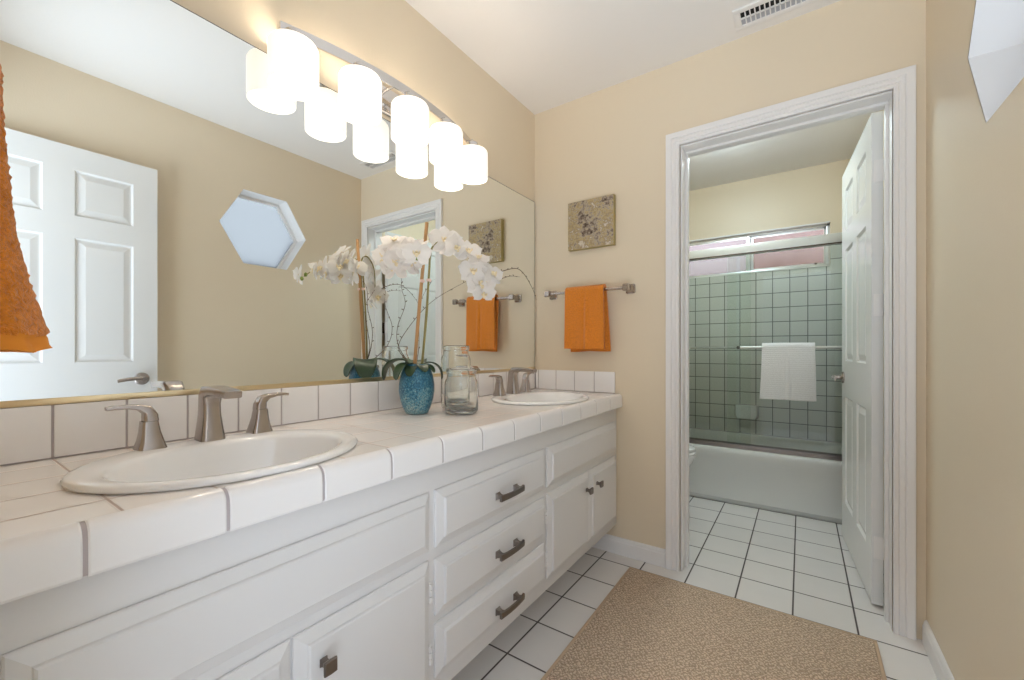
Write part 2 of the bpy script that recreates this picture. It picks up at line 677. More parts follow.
# tub room shell
tw = MB()
tw.box(BX0 - 0.1, BX0, WT, BY + 0.2, 0, H)
struct(tw.build('wall_tub_room_left', M['wall']))
WX0, WX1, WZ0, WZ1 = 0.42, 1.468, 1.680, 2.005
tb = MB()
tb.box(BX0, WX0, BY, BY + 0.2, 0, H).box(WX1, W, BY, BY + 0.2, 0, H).box(WX0, WX1, BY, BY + 0.2, 0, WZ0).box(WX0, WX1, BY, BY + 0.2, WZ1, H)
struct(tb.build('wall_tub_room_far', M['wall']))
TT = 1.83
tt = MB()
e = 0.008
tt.box(BX0, W, BY - e, BY - 0.0005, 0.36, WZ0)
tt.box(BX0, WX0, BY - e, BY - 0.0005, WZ0, TT).box(WX1, W, BY - e, BY - 0.0005, WZ0, TT)
tile_far = struct(tt.build('trim_1', M['tub_tile'], smooth=False))
tile_side = struct(MB().box(W - e, W - 0.0005, 1.02, BY - e, 0.36, TT).box(BX0 + 0.0005, BX0 + e, 1.02, BY - e, 0.36, TT).build('trim_2', M['tub_tile_side'], smooth=False))

# tub window: aluminium slider
wf = MB()
fr = 0.022
ya, yb = BY + 0.03, BY + 0.075
wf.box(WX0, WX1, ya, yb, WZ1 - fr, WZ1, 0.002).box(WX0, WX1, ya, yb, WZ0, WZ0 + fr, 0.002)
wf.box(WX0, WX0 + fr, ya, yb, WZ0, WZ1, 0.002).box(WX1 - fr, WX1, ya, yb, WZ0, WZ1, 0.002)
win2 = struct(wf.build('window_2', M['alum']))
MB().box(0.920, 0.950, ya - 0.004, ya + 0.018, WZ0 + fr, WZ1 - fr, 0.002).box(0.952, 0.972, ya + 0.018, yb - 0.003, WZ0 + fr, WZ1 - fr, 0.002).build('window_mullion', M['alum'], win2)
MB().box(0.942, WX1 - fr, ya + 0.02, ya + 0.03, WZ1 - fr - 0.016, WZ1 - fr).box(0.972, WX1 - fr, ya + 0.02, ya + 0.03, WZ0 + fr, WZ0 + fr + 0.014).box(WX1 - fr - 0.014, WX1 - fr, ya + 0.02, ya + 0.03, WZ0 + fr, WZ1 - fr).box(WX0 + fr, 0.92, ya + 0.002, ya + 0.012, WZ1 - fr - 0.016, WZ1 - fr).build('window_sash', M['alum'], win2)
MB().box(WX0 + fr, 0.945, ya + 0.006, ya + 0.010, WZ0 + fr, WZ1 - fr).box(0.945, WX1 - fr, ya + 0.024, ya + 0.028, WZ0 + fr, WZ1 - fr).build('window_pane', M['tub_win_glass'], win2, smooth=False)
MB().box(WX0 + 0.001, WX1 - 0.001, BY - 0.004, ya + 0.001, WZ1 - 0.006, WZ1 + 0.004).box(WX0 + 0.001, WX1 - 0.001, BY - 0.012, ya + 0.001, WZ0 - 0.004, WZ0 + 0.006, 0.002).build('window_sill', M['trim'], win2)
MB().box(1.375, 1.39, ya + 0.008, ya + 0.022, WZ0 + fr + 0.004, WZ0 + fr + 0.02, 0.002).build('window_latch', M['dark'], win2)

# the reddish wall outside the tub window
outw = MB().box(0.573, 7.0, 6.0, 6.2, 0.0, 3.7).box(0.55, 7.02, 5.97, 6.23, 3.7, 3.78, 0.01).build('garden_wall', M['outside'])
tag(recenter(outw), 'reddish masonry wall seen blurred through the tub window', 'wall')


# ------------------------------------------------------------------ door trim
def casing_profile(wd):
    """(across, proud) profile of a fluted casing, 0 = inner edge"""
    return [(0, 0), (0, 0.010), (0.004, 0.013), (0.012, 0.013), (0.016, 0.009), (0.020, 0.013), (0.030, 0.0145), (0.034, 0.011), (0.038, 0.0155), (0.054, 0.0175), (0.060, 0.0175), (wd, 0.012), (wd, 0)]


def casing(name, x0, x1, h, wd, yf, sgn, mat_):
    """three mitred sides as one structure; yf wall face, sgn direction it stands proud"""
    mb = MB()
    rings = []
    for k in range(4):
        ring = []
        for a, b in casing_profile(wd):
            y = yf + sgn * b
            if k == 0:
                ring.append((x0 - a, y, 0.0))
            elif k == 1:
                ring.append((x0 - a, y, h + a))
            elif k == 2:
                ring.append((x1 + a, y, h + a))
            else:
                ring.append((x1 + a, y, 0.0))
        rings.append(ring)
    mb.loft(rings, cap=True)
    return struct(mb.build(name, mat_, angle=20))


casing('trim_3', OX0 - 0.004, OX1 + 0.002, OH + 0.002, 0.062, -0.0005, -1, M['trim'])
jb = MB()
jb.box(OX0 - 0.004, OX0 + 0.008, 0.0, WT + 0.004, 0, OH - 0.0085, 0.001).box(OX1 - 0.0015, OX1 + 0.006, 0.0, WT + 0.004, 0, OH - 0.0085, 0.001).box(OX0 - 0.004, OX1 + 0.006, 0.0, WT + 0.004, OH - 0.008, OH + 0.004, 0.001)
jb.box(OX0 + 0.008, OX0 + 0.020, 0.06, 0.095, 0, OH - 0.02, 0.002).box(OX1 - 0.0125, OX1 - 0.0015, 0.06, 0.095, 0, OH - 0.02, 0.002).box(OX0 + 0.008, OX1 - 0.0015, 0.06, 0.095, OH - 0.02, OH - 0.008, 0.002)
struct(jb.build('trim_4', M['trim']))
casing('trim_5', EX0, EX1 - 0.004, 2.045, 0.040, YN + 0.0005, 1, M['trim'])


def baseboard(name, a, b, axis, face, sgn, h=0.085):
    prof = [(0, 0), (0.013, 0), (0.013, h - 0.022), (0.010, h - 0.016), (0.010, h - 0.010), (0.006, h - 0.002), (0.003, h), (0, h)]
    if axis == 'x':
        P = [(face + sgn * p, z) for p, z in prof]
        mb = MB().loft([[(a, *q) for q in P], [(b, *q) for q in P]])
    else:
        P = [(face + sgn * p, z) for p, z in prof]
        mb = MB().loft([[(q[0], a, q[1]) for q in P], [(q[0], b, q[1]) for q in P]])
    return struct(mb.build(name, M['trim'], angle=20))


baseboard('baseboard_back', 0.30, OX0 - 0.067, 'x', -0.0005, -1)
baseboard('baseboard_right', -2.0, -0.02, 'y', W - 0.0005, -1)
baseboard('baseboard_tub_room', 0.20, 1.0, 'y', W - 0.0005, -1)


# ------------------------------------------------------------------ six panel doors
def six_panel(mb, wd, ht, th, panels):
    """door slab in local coords: u 0..wd, v 0..ht, w 0..th (both faces moulded)"""
    us = sorted({0.0, wd} | {p[0] for p in panels} | {p[1] for p in panels})
    vs = sorted({0.0, ht} | {p[2] for p in panels} | {p[3] for p in panels})
    prof = [(0, 0), (0.008, -0.009), (0.014, -0.009), (0.038, -0.002)]
    for side in (0, 1):
        for i in range(len(us) - 1):
            for j in range(len(vs) - 1):
                u0, u1, v0, v1 = us[i], us[i + 1], vs[j], vs[j + 1]
                isp = any(abs(p[0] - u0) < 1e-6 and abs(p[1] - u1) < 1e-6 and abs(p[2] - v0) < 1e-6 and abs(p[3] - v1) < 1e-6 for p in panels)
                w0 = 0.0 if side == 0 else th
                sg = -1 if side == 0 else 1
                if not isp:
                    mb.add([(u0, v0, w0), (u1, v0, w0), (u1, v1, w0), (u0, v1, w0)], [(0, 1, 2, 3)])
                else:
                    rings = []
                    for ins, dz in prof:
                        ww = w0 + sg * dz
                        rings.append([(u0 + ins, v0 + ins, ww), (u1 - ins, v0 + ins, ww), (u1 - ins, v1 - ins, ww), (u0 + ins, v1 - ins, ww)])
                    mb.loft(rings, cap=False)
                    mb.add(rings[-1], [(0, 1, 2, 3)])
    for i in range(len(us) - 1):
        for v in (0.0, ht):
            mb.add([(us[i], v, 0), (us[i + 1], v, 0), (us[i + 1], v, th), (us[i], v, th)], [(0, 1, 2, 3)])
    for j in range(len(vs) - 1):
        for u in (0.0, wd):
            mb.add([(u, vs[j], 0), (u, vs[j + 1], 0), (u, vs[j + 1], th), (u, vs[j], th)], [(0, 1, 2, 3)])
    return mb


def merge(o):
    bm = bmesh.new()
    bm.from_mesh(o.data)
    bmesh.ops.remove_doubles(bm, verts=bm.verts[:], dist=1e-5)
    bmesh.ops.recalc_face_normals(bm, faces=bm.faces[:])
    bm.to_mesh(o.data)
    bm.free()


PAN = [(0.107, 0.322, 1.69, 1.91), (0.425, 0.640, 1.69, 1.91), (0.107, 0.322, 0.985, 1.585), (0.425, 0.640, 0.985, 1.585), (0.107, 0.322, 0.21, 0.79), (0.425, 0.640, 0.21, 0.79)]


def lever(parent, base, out, along, name='door_handle'):
    """rosette, neck and lever; out = unit vector away from the door, along = lever direction"""
    base, out, along = Vector(base), Vector(out), Vector(along)
    up = Vector((0, 0, 1))
    mb = MB()
    R = lambda r, d, n=28: [base + out * d + (along * math.cos(2 * PI * j / n) + up * math.sin(2 * PI * j / n)) * r for j in range(n)]
    mb.loft([R(0.032, 0.0005), R(0.032, 0.006), R(0.028, 0.011), R(0.015, 0.013), R(0.011, 0.018), R(0.011, 0.05), R(0.009, 0.055)], cap=True)
    pts = catmull([base + out * 0.042, base + out * 0.05 + along * 0.022 + up * 0.003, base + out * 0.052 + along * 0.06 + up * 0.002, base + out * 0.05 + along * 0.105 - up * 0.006], 6)
    rings = []
    for i, p in enumerate(pts):
        t = i / (len(pts) - 1)
        a, b = 0.011 * (1 - 0.25 * t), 0.0085 * (1 - 0.5 * t)
        rings.append([p + up * (a * math.cos(2 * PI * j / 12)) + out * (b * math.sin(2 * PI * j / 12)) for j in range(12)])
    mb.loft(rings)
    return mb.build(name, M['nickel'], parent)


# entry door, folded open along the right wall
ey0, ey1 = -2.068, -1.329
mb = six_panel(MB(), ey1 - ey0, 2.02, 0.035, PAN)
mb.xf(lambda p: Vector((1.590 + p.z, ey0 + p.x, 0.01 + p.y)))
door1 = mb.build('door_1', M['door'], smooth=False)
merge(door1)
struct(door1)
lever(door1, (1.590, -1.395, 0.905), (-1, 0, 0), (0, -1, 0))

# tub room door, open into the tub room on the right jamb
hx, hy = 1.567, 0.160
ang = math.radians(3.7)
mb = six_panel(MB(), 0.747, 2.02, 0.037, PAN)
ex, ey = Vector((-math.sin(ang), math.cos(ang), 0)), Vector((-math.cos(ang), -math.sin(ang), 0))
mb.xf(lambda p: Vector((hx, hy, 0.012)) + ex * p.x + ey * p.z + Vector((0, 0, 1)) * p.y)
door2 = mb.build('door_2', M['door'], smooth=False)
merge(door2)
struct(door2)
fb = Vector((hx, hy, 0)) + ex * 0.685 + ey * 0.037 + Vector((0, 0, 0.905))
lever(door2, fb, ey, -ex)
for z, mm in ((1.79, M['trim']), (1.24, M['bronze']), (0.245, M['trim'])):
    MB().box(hx - 0.030, hx + 0.001, hy - 0.0035, hy - 0.0005, z - 0.045, z + 0.045, 0.001).build('hinge_plate', M['trim'], door2)
    h = MB().box(OX1 - 0.001, OX1 + 0.002, 0.10, hy - 0.006, z - 0.045, z + 0.045, 0.0008)
    for k in range(5):
        h.lathe([(0.0, 0), (0.0058, 0), (0.0058, 0.0172), (0, 0.0172)], (hx + 0.006, hy - 0.006, z - 0.045 + k * 0.018), 12)
    h.build('door_hinge', mm, door2)

# ------------------------------------------------------------------ vanity cabinet
XF = 0.500
CY0 = YN + 0.001
cab = thing('vanity_cabinet', 'long white painted bathroom vanity cabinet with raised panel doors and drawers', 'cabinet', (0.25, -1.04, 0.0))
mb = MB()
mb.box(0.002, XF - 0.018, CY0, -0.002, 0.150, 0.168)
mb.box(XF - 0.018, XF, CY0, -0.002, 0.150, 0.768, 0.001)       # face frame
mb.box(0.002, 0.016, CY0, -0.002, 0.168, 0.66)
mb.box(0.016, XF - 0.018, -0.016, -0.002, 0.168, 0.64).box(0.016, XF - 0.018, CY0, CY0 + 0.014, 0.168, 0.64).box(0.016, XF - 0.018, -0.755, -0.741, 0.168, 0.64).box(0.016, XF - 0.018, -1.337, -1.323, 0.168, 0.64)
mb.build('carcass', M['cabinet'], cab)
MB().box(0.28, 0.296, CY0, -0.002, 0.0, 0.149).build('toe_kick', M['cabinet'], cab)


def front(name, ya, yb, za, zb):
    """overlay front with a lowered sloped border and raised field"""
    mb = MB()
    prof = [(0, 0.0006), (0, 0.005), (0.0022, 0.0072), (0.0225, 0.0150), (0.0242, 0.0188), (0.0272, 0.0212), (0.032, 0.0212)]
    rings = []
    for i, d in prof:
        x = XF + d
        rings.append([(x, ya + i, za + i), (x, yb - i, za + i), (x, yb - i, zb - i), (x, ya + i, zb - i)])
    mb.loft(rings, cap=True)
    return mb.build(name, M['cabinet'], cab, angle=15)


def pull(parent, yc, zc):
    mb = MB()
    x = XF + 0.0212
    # flat bow bar with two flared feet
    rings = []
    for i in range(13):
        t = -1 + i / 6
        y = yc + t * 0.064
        xx = x + 0.030 - 0.006 * t * t
        hh = 0.0075 + 0.002 * t * t
        rings.append([(xx - 0.004, y, zc - hh), (xx + 0.003, y, zc - hh), (xx + 0.0045, y, zc), (xx + 0.003, y, zc + hh), (xx - 0.004, y, zc + hh)])
    mb.loft(rings)
    for s in (-1, 1):
        y = yc + s * 0.048
        q = [(0.011, 0.0005), (0.008, 0.006), (0.006, 0.014), (0.007, 0.026)]
        mb.loft([[(x + d, y - r, zc - r), (x + d, y + r, zc - r), (x + d, y + r, zc + r), (x + d, y - r, zc + r)] for r, d in q])
    return mb.build('pull', M['pull'], parent)


def knob(parent, yc, zc):
    mb = MB()
    x = XF + 0.0212
    q = [(0.008, 0.0005), (0.0055, 0.006), (0.0055, 0.014), (0.012, 0.020), (0.0135, 0.024), (0.012, 0.028)]
    mb.loft([[(x + d, yc - r, zc - r), (x + d, yc, zc - r * 1.08), (x + d, yc + r, zc - r), (x + d, yc + r, zc + r), (x + d, yc, zc + r * 1.08), (x + d, yc - r, zc + r)] for r, d in q])
    return mb.build('knob', M['pull'], parent)


def hinge(parent, y, z):
    mb = MB()
    for k in range(3):
        mb.lathe([(0.0, 0), (0.0042, 0), (0.0042, 0.014), (0, 0.014)], (XF + 0.006, y, z - 0.024 + k * 0.0165), 10)
    mb.box(XF + 0.0005, XF + 0.003, y - 0.004, y + 0.004, z - 0.026, z + 0.026)
    return mb.build('hinge', M['trim'], parent)


front('false_drawer_front', -0.736, -0.036, 0.540, 0.690)
front('false_drawer_front', -2.040, -1.342, 0.540, 0.690)
for za, zb, zc in ((0.540, 0.690, 0.606), (0.362, 0.510, 0.427), (0.200, 0.340, 0.252)):
    pull(front('drawer', -1.320, -0.757, za, zb), -1.020, zc)
for a, b, ky, hy_ in ((-0.368, -0.036, -0.305, None), (-0.736, -0.371, -0.418, -0.7425), (-1.692, -1.343, -1.64, -1.3375), (-2.040, -1.697, -1.75, None)):
    d = front('door', a, b, 0.196, 0.515)
    knob(d, ky, 0.446)
    if hy_ is not None:
        hinge(d, hy_, 0.43)
        hinge(d, hy_, 0.27)

# ------------------------------------------------------------------ countertop
ZT = 0.829
SINKS = [(0.300, -1.704), (0.300, -0.435)]
SA, SB = 0.210, 0.256
ct = thing('tiled_countertop', 'white tiled vanity countertop with bullnose tile edge and grey grout', 'countertop', (0.25, -1.04, 0.765))
dk = MB()
XD = 0.505


def slabtop(mb, z):
    ys = [CY0]
    for cx, cyy in sorted(SINKS, key=lambda q: q[1]):
        ys += [cyy - 0.29, cyy + 0.29]
    ys += [-0.002]
    for i in range(0, len(ys) - 1):
        ya, yb = ys[i], ys[i + 1]
        if i % 2 == 0:
            mb.add([(0.001, ya, z), (XD, ya, z), (XD, yb, z), (0.001, yb, z)], [(0, 1, 2, 3)])
        else:
            cyy = (ya + yb) / 2
            n = 64
            inner, outer = [], []
            for k in range(n):
                t = 2 * PI * (k + 0.5) / n
                c, s_ = math.cos(t), math.sin(t)
                inner.append((0.30 + (SA - 0.02) * c, cyy + (SB - 0.02) * s_, z))
                sx = (XD - 0.30) if c > 0 else (0.30 - 0.001)
                k2 = min(sx / abs(c), 0.29 / abs(s_))
                outer.append((0.30 + k2 * c, cyy + k2 * s_, z))
            vs = inner + outer
            fs = [(a, (a + 1) % n, n + (a + 1) % n, n + a) for a in range(n)]
            mb.add(vs, fs)
            # corners of the rectangle
            for a in range(n):
                p, q = outer[a], outer[(a + 1) % n]
                if abs(p[0] - q[0]) > 1e-6 and abs(p[1] - q[1]) > 1e-6:
                    px = p[0] if abs(p[0] - XD) < 1e-4 or abs(p[0] - 0.001) < 1e-4 else q[0]
                    py = p[1] if (abs(p[1] - ya) < 1e-4 or abs(p[1] - yb) < 1e-4) else q[1]
                    mb.add([p, q, (px, py, z)], [(0, 1, 2)])


slabtop(dk, ZT)
slabtop(dk, ZT - 0.06)
dk.box(XD - 0.02, XD, CY0, -0.002, ZT - 0.059, ZT - 0.001)
dko = dk.build('tile_deck', M['deck'], ct, smooth=False)
# bullnose edge, one row of six inch trim tiles
prof = [(XD + 0.001, 0.762)]
prof += [(XD + 0.001, 0.8295), (0.512, 0.8315)]
for k in range(1, 9):
    a = PI / 2 * (1 - k / 8)
    prof.append((0.512 + 0.0205 * math.cos(a), 0.8105 + 0.021 * math.sin(a)))
prof += [(0.5335, 0.795), (0.5335, 0.766), (0.531, 0.762)]
bn = MB()
TP = 0.1640
ends = [-0.003] + [-0.1696 - TP * i for i in range(12)]
ends = [e_ for e_ in ends if e_ > CY0 + 0.01] + [CY0]
for a, b in zip(ends[:-1], ends[1:]):
    g = 0.0026
    hi, lo = a - g, b + g
    cxm = 0.519
    rings = []
    for y, s_ in ((hi, 0.0012), (hi - 0.002, 0), (lo + 0.002, 0), (lo, 0.0012)):
        rings.append([(q[0] - s_ if q[0] > 0.506 else q[0], y, q[1] - (s_ if q[1] > 0.8 else 0)) for q in prof])
    bn.loft(rings)
bn.build('bullnose_edge', M['white_tile'], ct, angle=24)
gp = [(q[0] - (0.0022 if q[0] > 0.506 else 0), q[1] - (0.0022 if q[1] > 0.8 else -0.0015)) for q in prof]
MB().extrude(gp, 'y', CY0, -0.002).build('grout', M['grout'], ct, angle=50)

# backsplashes: bevelled tiles on a grout bed
ZB = 0.9415


def splash(name, label, loc, mbfun):
    t = thing(name, label, 'backsplash', loc)
    return t


bs = thing('backsplash', 'row of white square backsplash tiles below the big mirror', 'backsplash', (0.006, -1.04, ZT + 0.001))
mb = MB()
g = 0.0018
y = -0.1811 - 0.1166 * 15
k = -2
j = []
yy = -1.931
while yy > CY0:
    yy -= 0.1166
start = yy
edges = []
yy = start
while yy < -0.0105:
    edges.append(yy)
    yy += 0.1166
edges.append(-0.0105)
for a, b in zip(edges[:-1], edges[1:]):
    a2 = max(a, CY0 - g)
    mb.box(0.002, 0.0105, a2 + g, b - g, ZT + 0.003, ZB, 0.0022, seg=2)
mb.build('tiles', M['white_tile'], bs)
MB().box(0.001, 0.0085, CY0, -0.002, ZT + 0.001, ZB - 0.0015).build('grout', M['grout'], bs)
bs2 = thing('backsplash', 'short row of white backsplash tiles on the wall beside the doorway, under the orange towel', 'backsplash', (0.25, -0.006, ZT + 0.001))
mb = MB()
for i in range(5):
    b = 0.4948 - 0.1158 * i
    a = b - 0.1158
    mb.box(max(a, 0.0115) + g, b - g, -0.0105, -0.002, ZT + 0.003, ZB, 0.0022)
mb.build('tiles', M['white_tile'], bs2)
MB().box(0.0108, 0.4925, -0.0085, -0.001, ZT + 0.001, ZB - 0.0015).build('grout', M['grout'], bs2)


# ------------------------------------------------------------------ sinks
def make_sink(c, label):
    cx, cyy = c
    t = thing('sink', label, 'sink', (cx, cyy, ZT), 'oval drop-in sinks')
    n = 72
    # (semi x, semi y, centre x shift, z)
    rows = [(SA - 0.006, SB - 0.006, 0, 0.0006), (SA, SB, 0, 0.003), (SA + 0.001, SB + 0.001, 0, 0.008), (SA - 0.004, SB - 0.004, 0, 0.0125), (SA - 0.012, SB - 0.012, 0.001, 0.0145),
            (SA - 0.030, SB - 0.026, 0.010, 0.0135), (SA - 0.046, SB - 0.040, 0.020, 0.0125), (SA - 0.052, SB - 0.046, 0.022, 0.010), (SA - 0.058, SB - 0.052, 0.022, 0.002), (SA - 0.066, SB - 0.062, 0.020, -0.030),
            (SA - 0.080, SB - 0.082, 0.015, -0.075), (SA - 0.105, SB - 0.115, 0.008, -0.110), (SA - 0.140, SB - 0.165, 0.0, -0.128), (0.030, 0.030, 0.0, -0.133),
            (0.022, 0.022, 0, -0.135), (0.020, 0.020, 0, -0.150), (0.030, 0.030, 0, -0.150), (0.060, 0.075, 0, -0.145), (SA - 0.095, SB - 0.105, 0.008, -0.125), (SA - 0.070, SB - 0.072, 0.015, -0.085), (SA - 0.055, SB - 0.052, 0.020, -0.04), (SA - 0.035, SB - 0.035, 0.012, -0.004)]
    rings = [[(cx + sh + a * math.cos(2 * PI * j / n), cyy + b * math.sin(2 * PI * j / n), ZT + z) for j in range(n)] for a, b, sh, z in rows]
    MB().loft(rings, cap=False, close=True).build('basin', M['porcelain'], t, angle=80)
    MB().lathe([(0, 0), (0.021, 0), (0.024, 0.002), (0.027, 0.003), (0.028, 0.0015), (0.0285, -0.0006), (0.018, -0.004), (0, -0.004)], (cx, cyy, ZT - 0.1322), 32).build('drain', M['chrome'], t)
    return t


make_sink(SINKS[0], 'nearer white oval drop-in sink at the left end of the tiled counter')
make_sink(SINKS[1], 'farther white oval drop-in sink beside the short backsplash in the corner')


# ------------------------------------------------------------------ faucets
def rr(c, ax, ay, hw_, hd, r=0.35, n=4):
    """rounded rectangle ring around c with axes ax, ay"""
    out = []
    rad = min(hw_, hd) * r
    for qx, qy, a0 in ((1, 1, 0), (-1, 1, PI / 2), (-1, -1, PI), (1, -1, 3 * PI / 2)):
        for k in range(n + 1):
            a = a0 + PI / 2 * k / n
            out.append(c + ax * (qx * (hw_ - rad) + rad * math.cos(a)) + ay * (qy * (hd - rad) + rad * math.sin(a)))
    return out


def make_faucet(yc, label, group):
    x0 = 0.124
    zb = ZT + 0.0128
    t = thing('faucet', label, 'faucet', (x0, yc, zb), group)
    X, Y, Z = Vector((1, 0, 0)), Vector((0, 1, 0)), Vector((0, 0, 1))
    # spout: flared foot, waisted column that turns into a flat horizontal arm
    path = [((0, 0, 0), Z, 0.0265, 0.0275), ((0, 0, 0.004), Z, 0.0262, 0.0272), ((-0.001, 0, 0.03), Z, 0.0225, 0.0245), ((-0.002, 0, 0.06), Z, 0.0190, 0.0220), ((-0.002, 0, 0.085), Z, 0.0185, 0.0205),
            ((0.002, 0, 0.105), (0.35, 0, 0.94), 0.0205, 0.0185), ((0.014, 0, 0.1165), (0.85, 0, 0.52), 0.0220, 0.0140), ((0.035, 0, 0.1195), (1, 0, 0.03), 0.0215, 0.0095), ((0.070, 0, 0.1185), (1, 0, -0.05), 0.0200, 0.0085), ((0.112, 0, 0.1160), (1, 0, -0.12), 0.0190, 0.0085), ((0.126, 0, 0.1140), (1, 0, -0.2), 0.0180, 0.0080)]
    rings = []
    for p, d, hw_, hd in path:
        d = Vector(d).normalized()
        side = Y
        other = side.cross(d).normalized()
        rings.append(rr(Vector((x0, yc, zb)) + Vector(p), side, other, hw_, hd, 0.45))
    MB().loft(rings).build('spout', M['nickel'], t, angle=50)
    for s in (-1, 1):
        yb_ = yc + s * 0.112
        base = Vector((x0, yb_, zb))
        rings = []
        for z, hw_, hd, sh in ((0, 0.0255, 0.0255, 0), (0.003, 0.0252, 0.0252, 0), (0.018, 0.0205, 0.0215, 0), (0.036, 0.0165, 0.0180, 0.001), (0.056, 0.0140, 0.0160, 0.002), (0.060, 0.0135, 0.0155, 0.002)):
            rings.append(rr(base + Vector((0, s * sh, z)), X, Y, hd, hw_, 0.4))
        h = MB().loft(rings).build('handle_base', M['nickel'], t, angle=50)
        pth = [((0, 0, 0.0605), (0, 0, 1), 0.0150, 0.0130), ((0, s * 0.001, 0.072), (0, s * 0.2, 1), 0.0150, 0.0125), ((0, s * 0.006, 0.084), (0, s * 0.75, 0.6), 0.0145, 0.0105), ((0, s * 0.020, 0.0915), (0, s * 1, 0.22), 0.0125, 0.0060), ((0, s * 0.040, 0.0945), (0, s * 1, 0.05), 0.0115, 0.0042), ((0, s * 0.060, 0.0945), (0, s * 1, -0.04), 0.0110, 0.0038), ((0, s * 0.071, 0.0932), (0, s * 1, -0.1), 0.0100, 0.0034)]
        rings = []
        for p, d, hw_, hd in pth:
            d = Vector(d).normalized()
            rings.append(rr(base + Vector(p), X, X.cross(d).normalized(), hw_, hd, 0.5))
        MB().loft(rings).build('lever', M['nickel'], t, angle=50)
    return t


make_faucet(-1.690, 'brushed nickel faucet with two lever handles at the nearer sink', 'widespread sink faucets')
make_faucet(-0.405, 'brushed nickel faucet with two lever handles at the farther corner sink', 'widespread sink faucets')

# ------------------------------------------------------------------ mirror
MZ0, MZ1 = 0.956, 1.921
mi = thing('wall_mirror', 'large frameless mirror above the vanity counter', 'mirror', (0.003, -1.04, 0.943))
MB().box(0.0015, 0.0065, CY0, -0.012, MZ0, MZ1).build('mirror_glass', M['mirror'], mi, smooth=False)
MB().box(0.001, 0.0062, -0.0119, -0.0095, MZ0, MZ1 + 0.0025).box(0.001, 0.0062, CY0, -0.0119, MZ1 + 0.0001, MZ1 + 0.0025).build('edge', M['mirror_edge'], mi, smooth=False)
MB().box(0.001, 0.0095, CY0, -0.010, 0.9425, 0.9558, 0.0008).build('bottom_channel', M['brass'], mi)

# ------------------------------------------------------------------ vanity light
vl = thing('vanity_light', 'chrome bow-shaped vanity light with five lit white glass shades above the mirror', 'lamp', (0.0, -1.055, 1.80))
LY = [-1.460, -1.260, -1.060, -0.860, -0.660]
LX = [0.071, 0.105, 0.119, 0.107, 0.079]


def arcx(y):
    t = (y + 1.033) / 0.46
    return 0.018 + 0.075 * (1 - t * t)


rings = []
for i in range(41):
    y = -1.476 + 0.896 * i / 40
    x = arcx(y)
    rings.append([(x - 0.003, y, 1.997), (x + 0.003, y, 1.997), (x + 0.003, y, 2.029), (x - 0.003, y, 2.029)])
MB().loft(rings).build('bow_bar', M['chrome'], vl, angle=50)
MB().box(0.001, 0.022, -1.135, -0.955, 1.935, 2.035, 0.004).build('back_plate', M['chrome'], vl)
for y in (-1.10, -0.99):
    MB().tube([(0.02, y, 2.013), (arcx(y) - 0.002, y, 2.013)], 0.006, 10).build('arm', M['chrome'], vl)
for y in (-1.47, -0.595):
    MB().tube([(0.001, y, 2.013), (arcx(y), y, 2.013)], 0.005, 10).build('arm', M['chrome'], vl)
for x, y in zip(LX, LY):
    f = MB()
    f.tube([(arcx(y), y, 2.000), (x, y, 1.996), (x, y, 1.985)], 0.005, 10)
    f.lathe([(0, 1.988), (0.016, 1.988), (0.024, 1.982), (0.026, 1.955), (0.0, 1.955)], (x, y, 0), 28)
    for k in range(3):
        a = 2 * PI * k / 3 + 0.5
        f.tube([(x + 0.02 * math.cos(a), y + 0.02 * math.sin(a), 1.960), (x + 0.050 * math.cos(a), y + 0.050 * math.sin(a), 1.951)], 0.002, 6)
    hold = f.build('shade_holder', M['chrome'], vl)
    q = MB()
    R0 = 0.0675
    q.lathe([(0.046, 1.950), (0.056, 1.950), (0.063, 1.947), (R0, 1.938), (R0, 1.824), (R0 - 0.001, 1.822), (R0 - 0.004, 1.824), (R0 - 0.004, 1.937), (0.060, 1.943), (0.046, 1.946), (0.046, 1.950)], (x, y, 0), 48)
    sh = q.build('lamp_shade', M['shade'], vl, angle=60)
    b = MB()
    b.lathe([(0.0, 1.954), (0.013, 1.953), (0.013, 1.938), (0.020, 1.925), (0.028, 1.900), (0.028, 1.885), (0.020, 1.867), (0.0, 1.859)], (x, y, 0), 24)
    b.build('bulb', M['bulb'], sh, angle=80)

# ------------------------------------------------------------------ ceiling vent
vt = thing('ceiling_vent', 'white ceiling air vent with dark slots near the doorway wall', 'vent', (1.24, -0.14, H - 0.012))
mb = MB()
vx0, vx1, vy0, vy1 = 1.085, 1.395, -0.165, -0.085
za, zb_ = H - 0.0075, H - 0.0005
mb.box(vx0 - 0.025, vx1 + 0.025, vy0 - 0.025, vy0, za, zb_, 0.001).box(vx0 - 0.025, vx1 + 0.025, vy1, vy1 + 0.025, za, zb_, 0.001).box(vx0 - 0.025, vx0, vy0, vy1, za, zb_, 0.001).box(vx1, vx1 + 0.025, vy0, vy1, za, zb_, 0.001)
mb.build('frame', M['trim'], vt)
mb = MB()
n = 18
for i in range(1, n):
    x = vx0 + (vx1 - vx0) * i / n
    mb.box(x - 0.0022, x + 0.0022, vy0, vy1, za, zb_ - 0.001)
mb.box(vx0, vx1, (vy0 + vy1) / 2 - 0.002, (vy0 + vy1) / 2 + 0.002, za, zb_ - 0.001)
mb.build('slats', M['trim'], vt, smooth=False)
MB().box(vx0, vx1, vy0, (vy0 + vy1) / 2, zb_ - 0.0008, zb_).build('backing', mat('vent black', (0.01, 0.01, 0.01), 0.9), vt, smooth=False)
MB().box(vx0, vx1, (vy0 + vy1) / 2, vy1, zb_ - 0.0030, zb_ - 0.001).build('damper', mat('vent grey damper', (0.42, 0.43, 0.47), 0.5), vt, smooth=False)

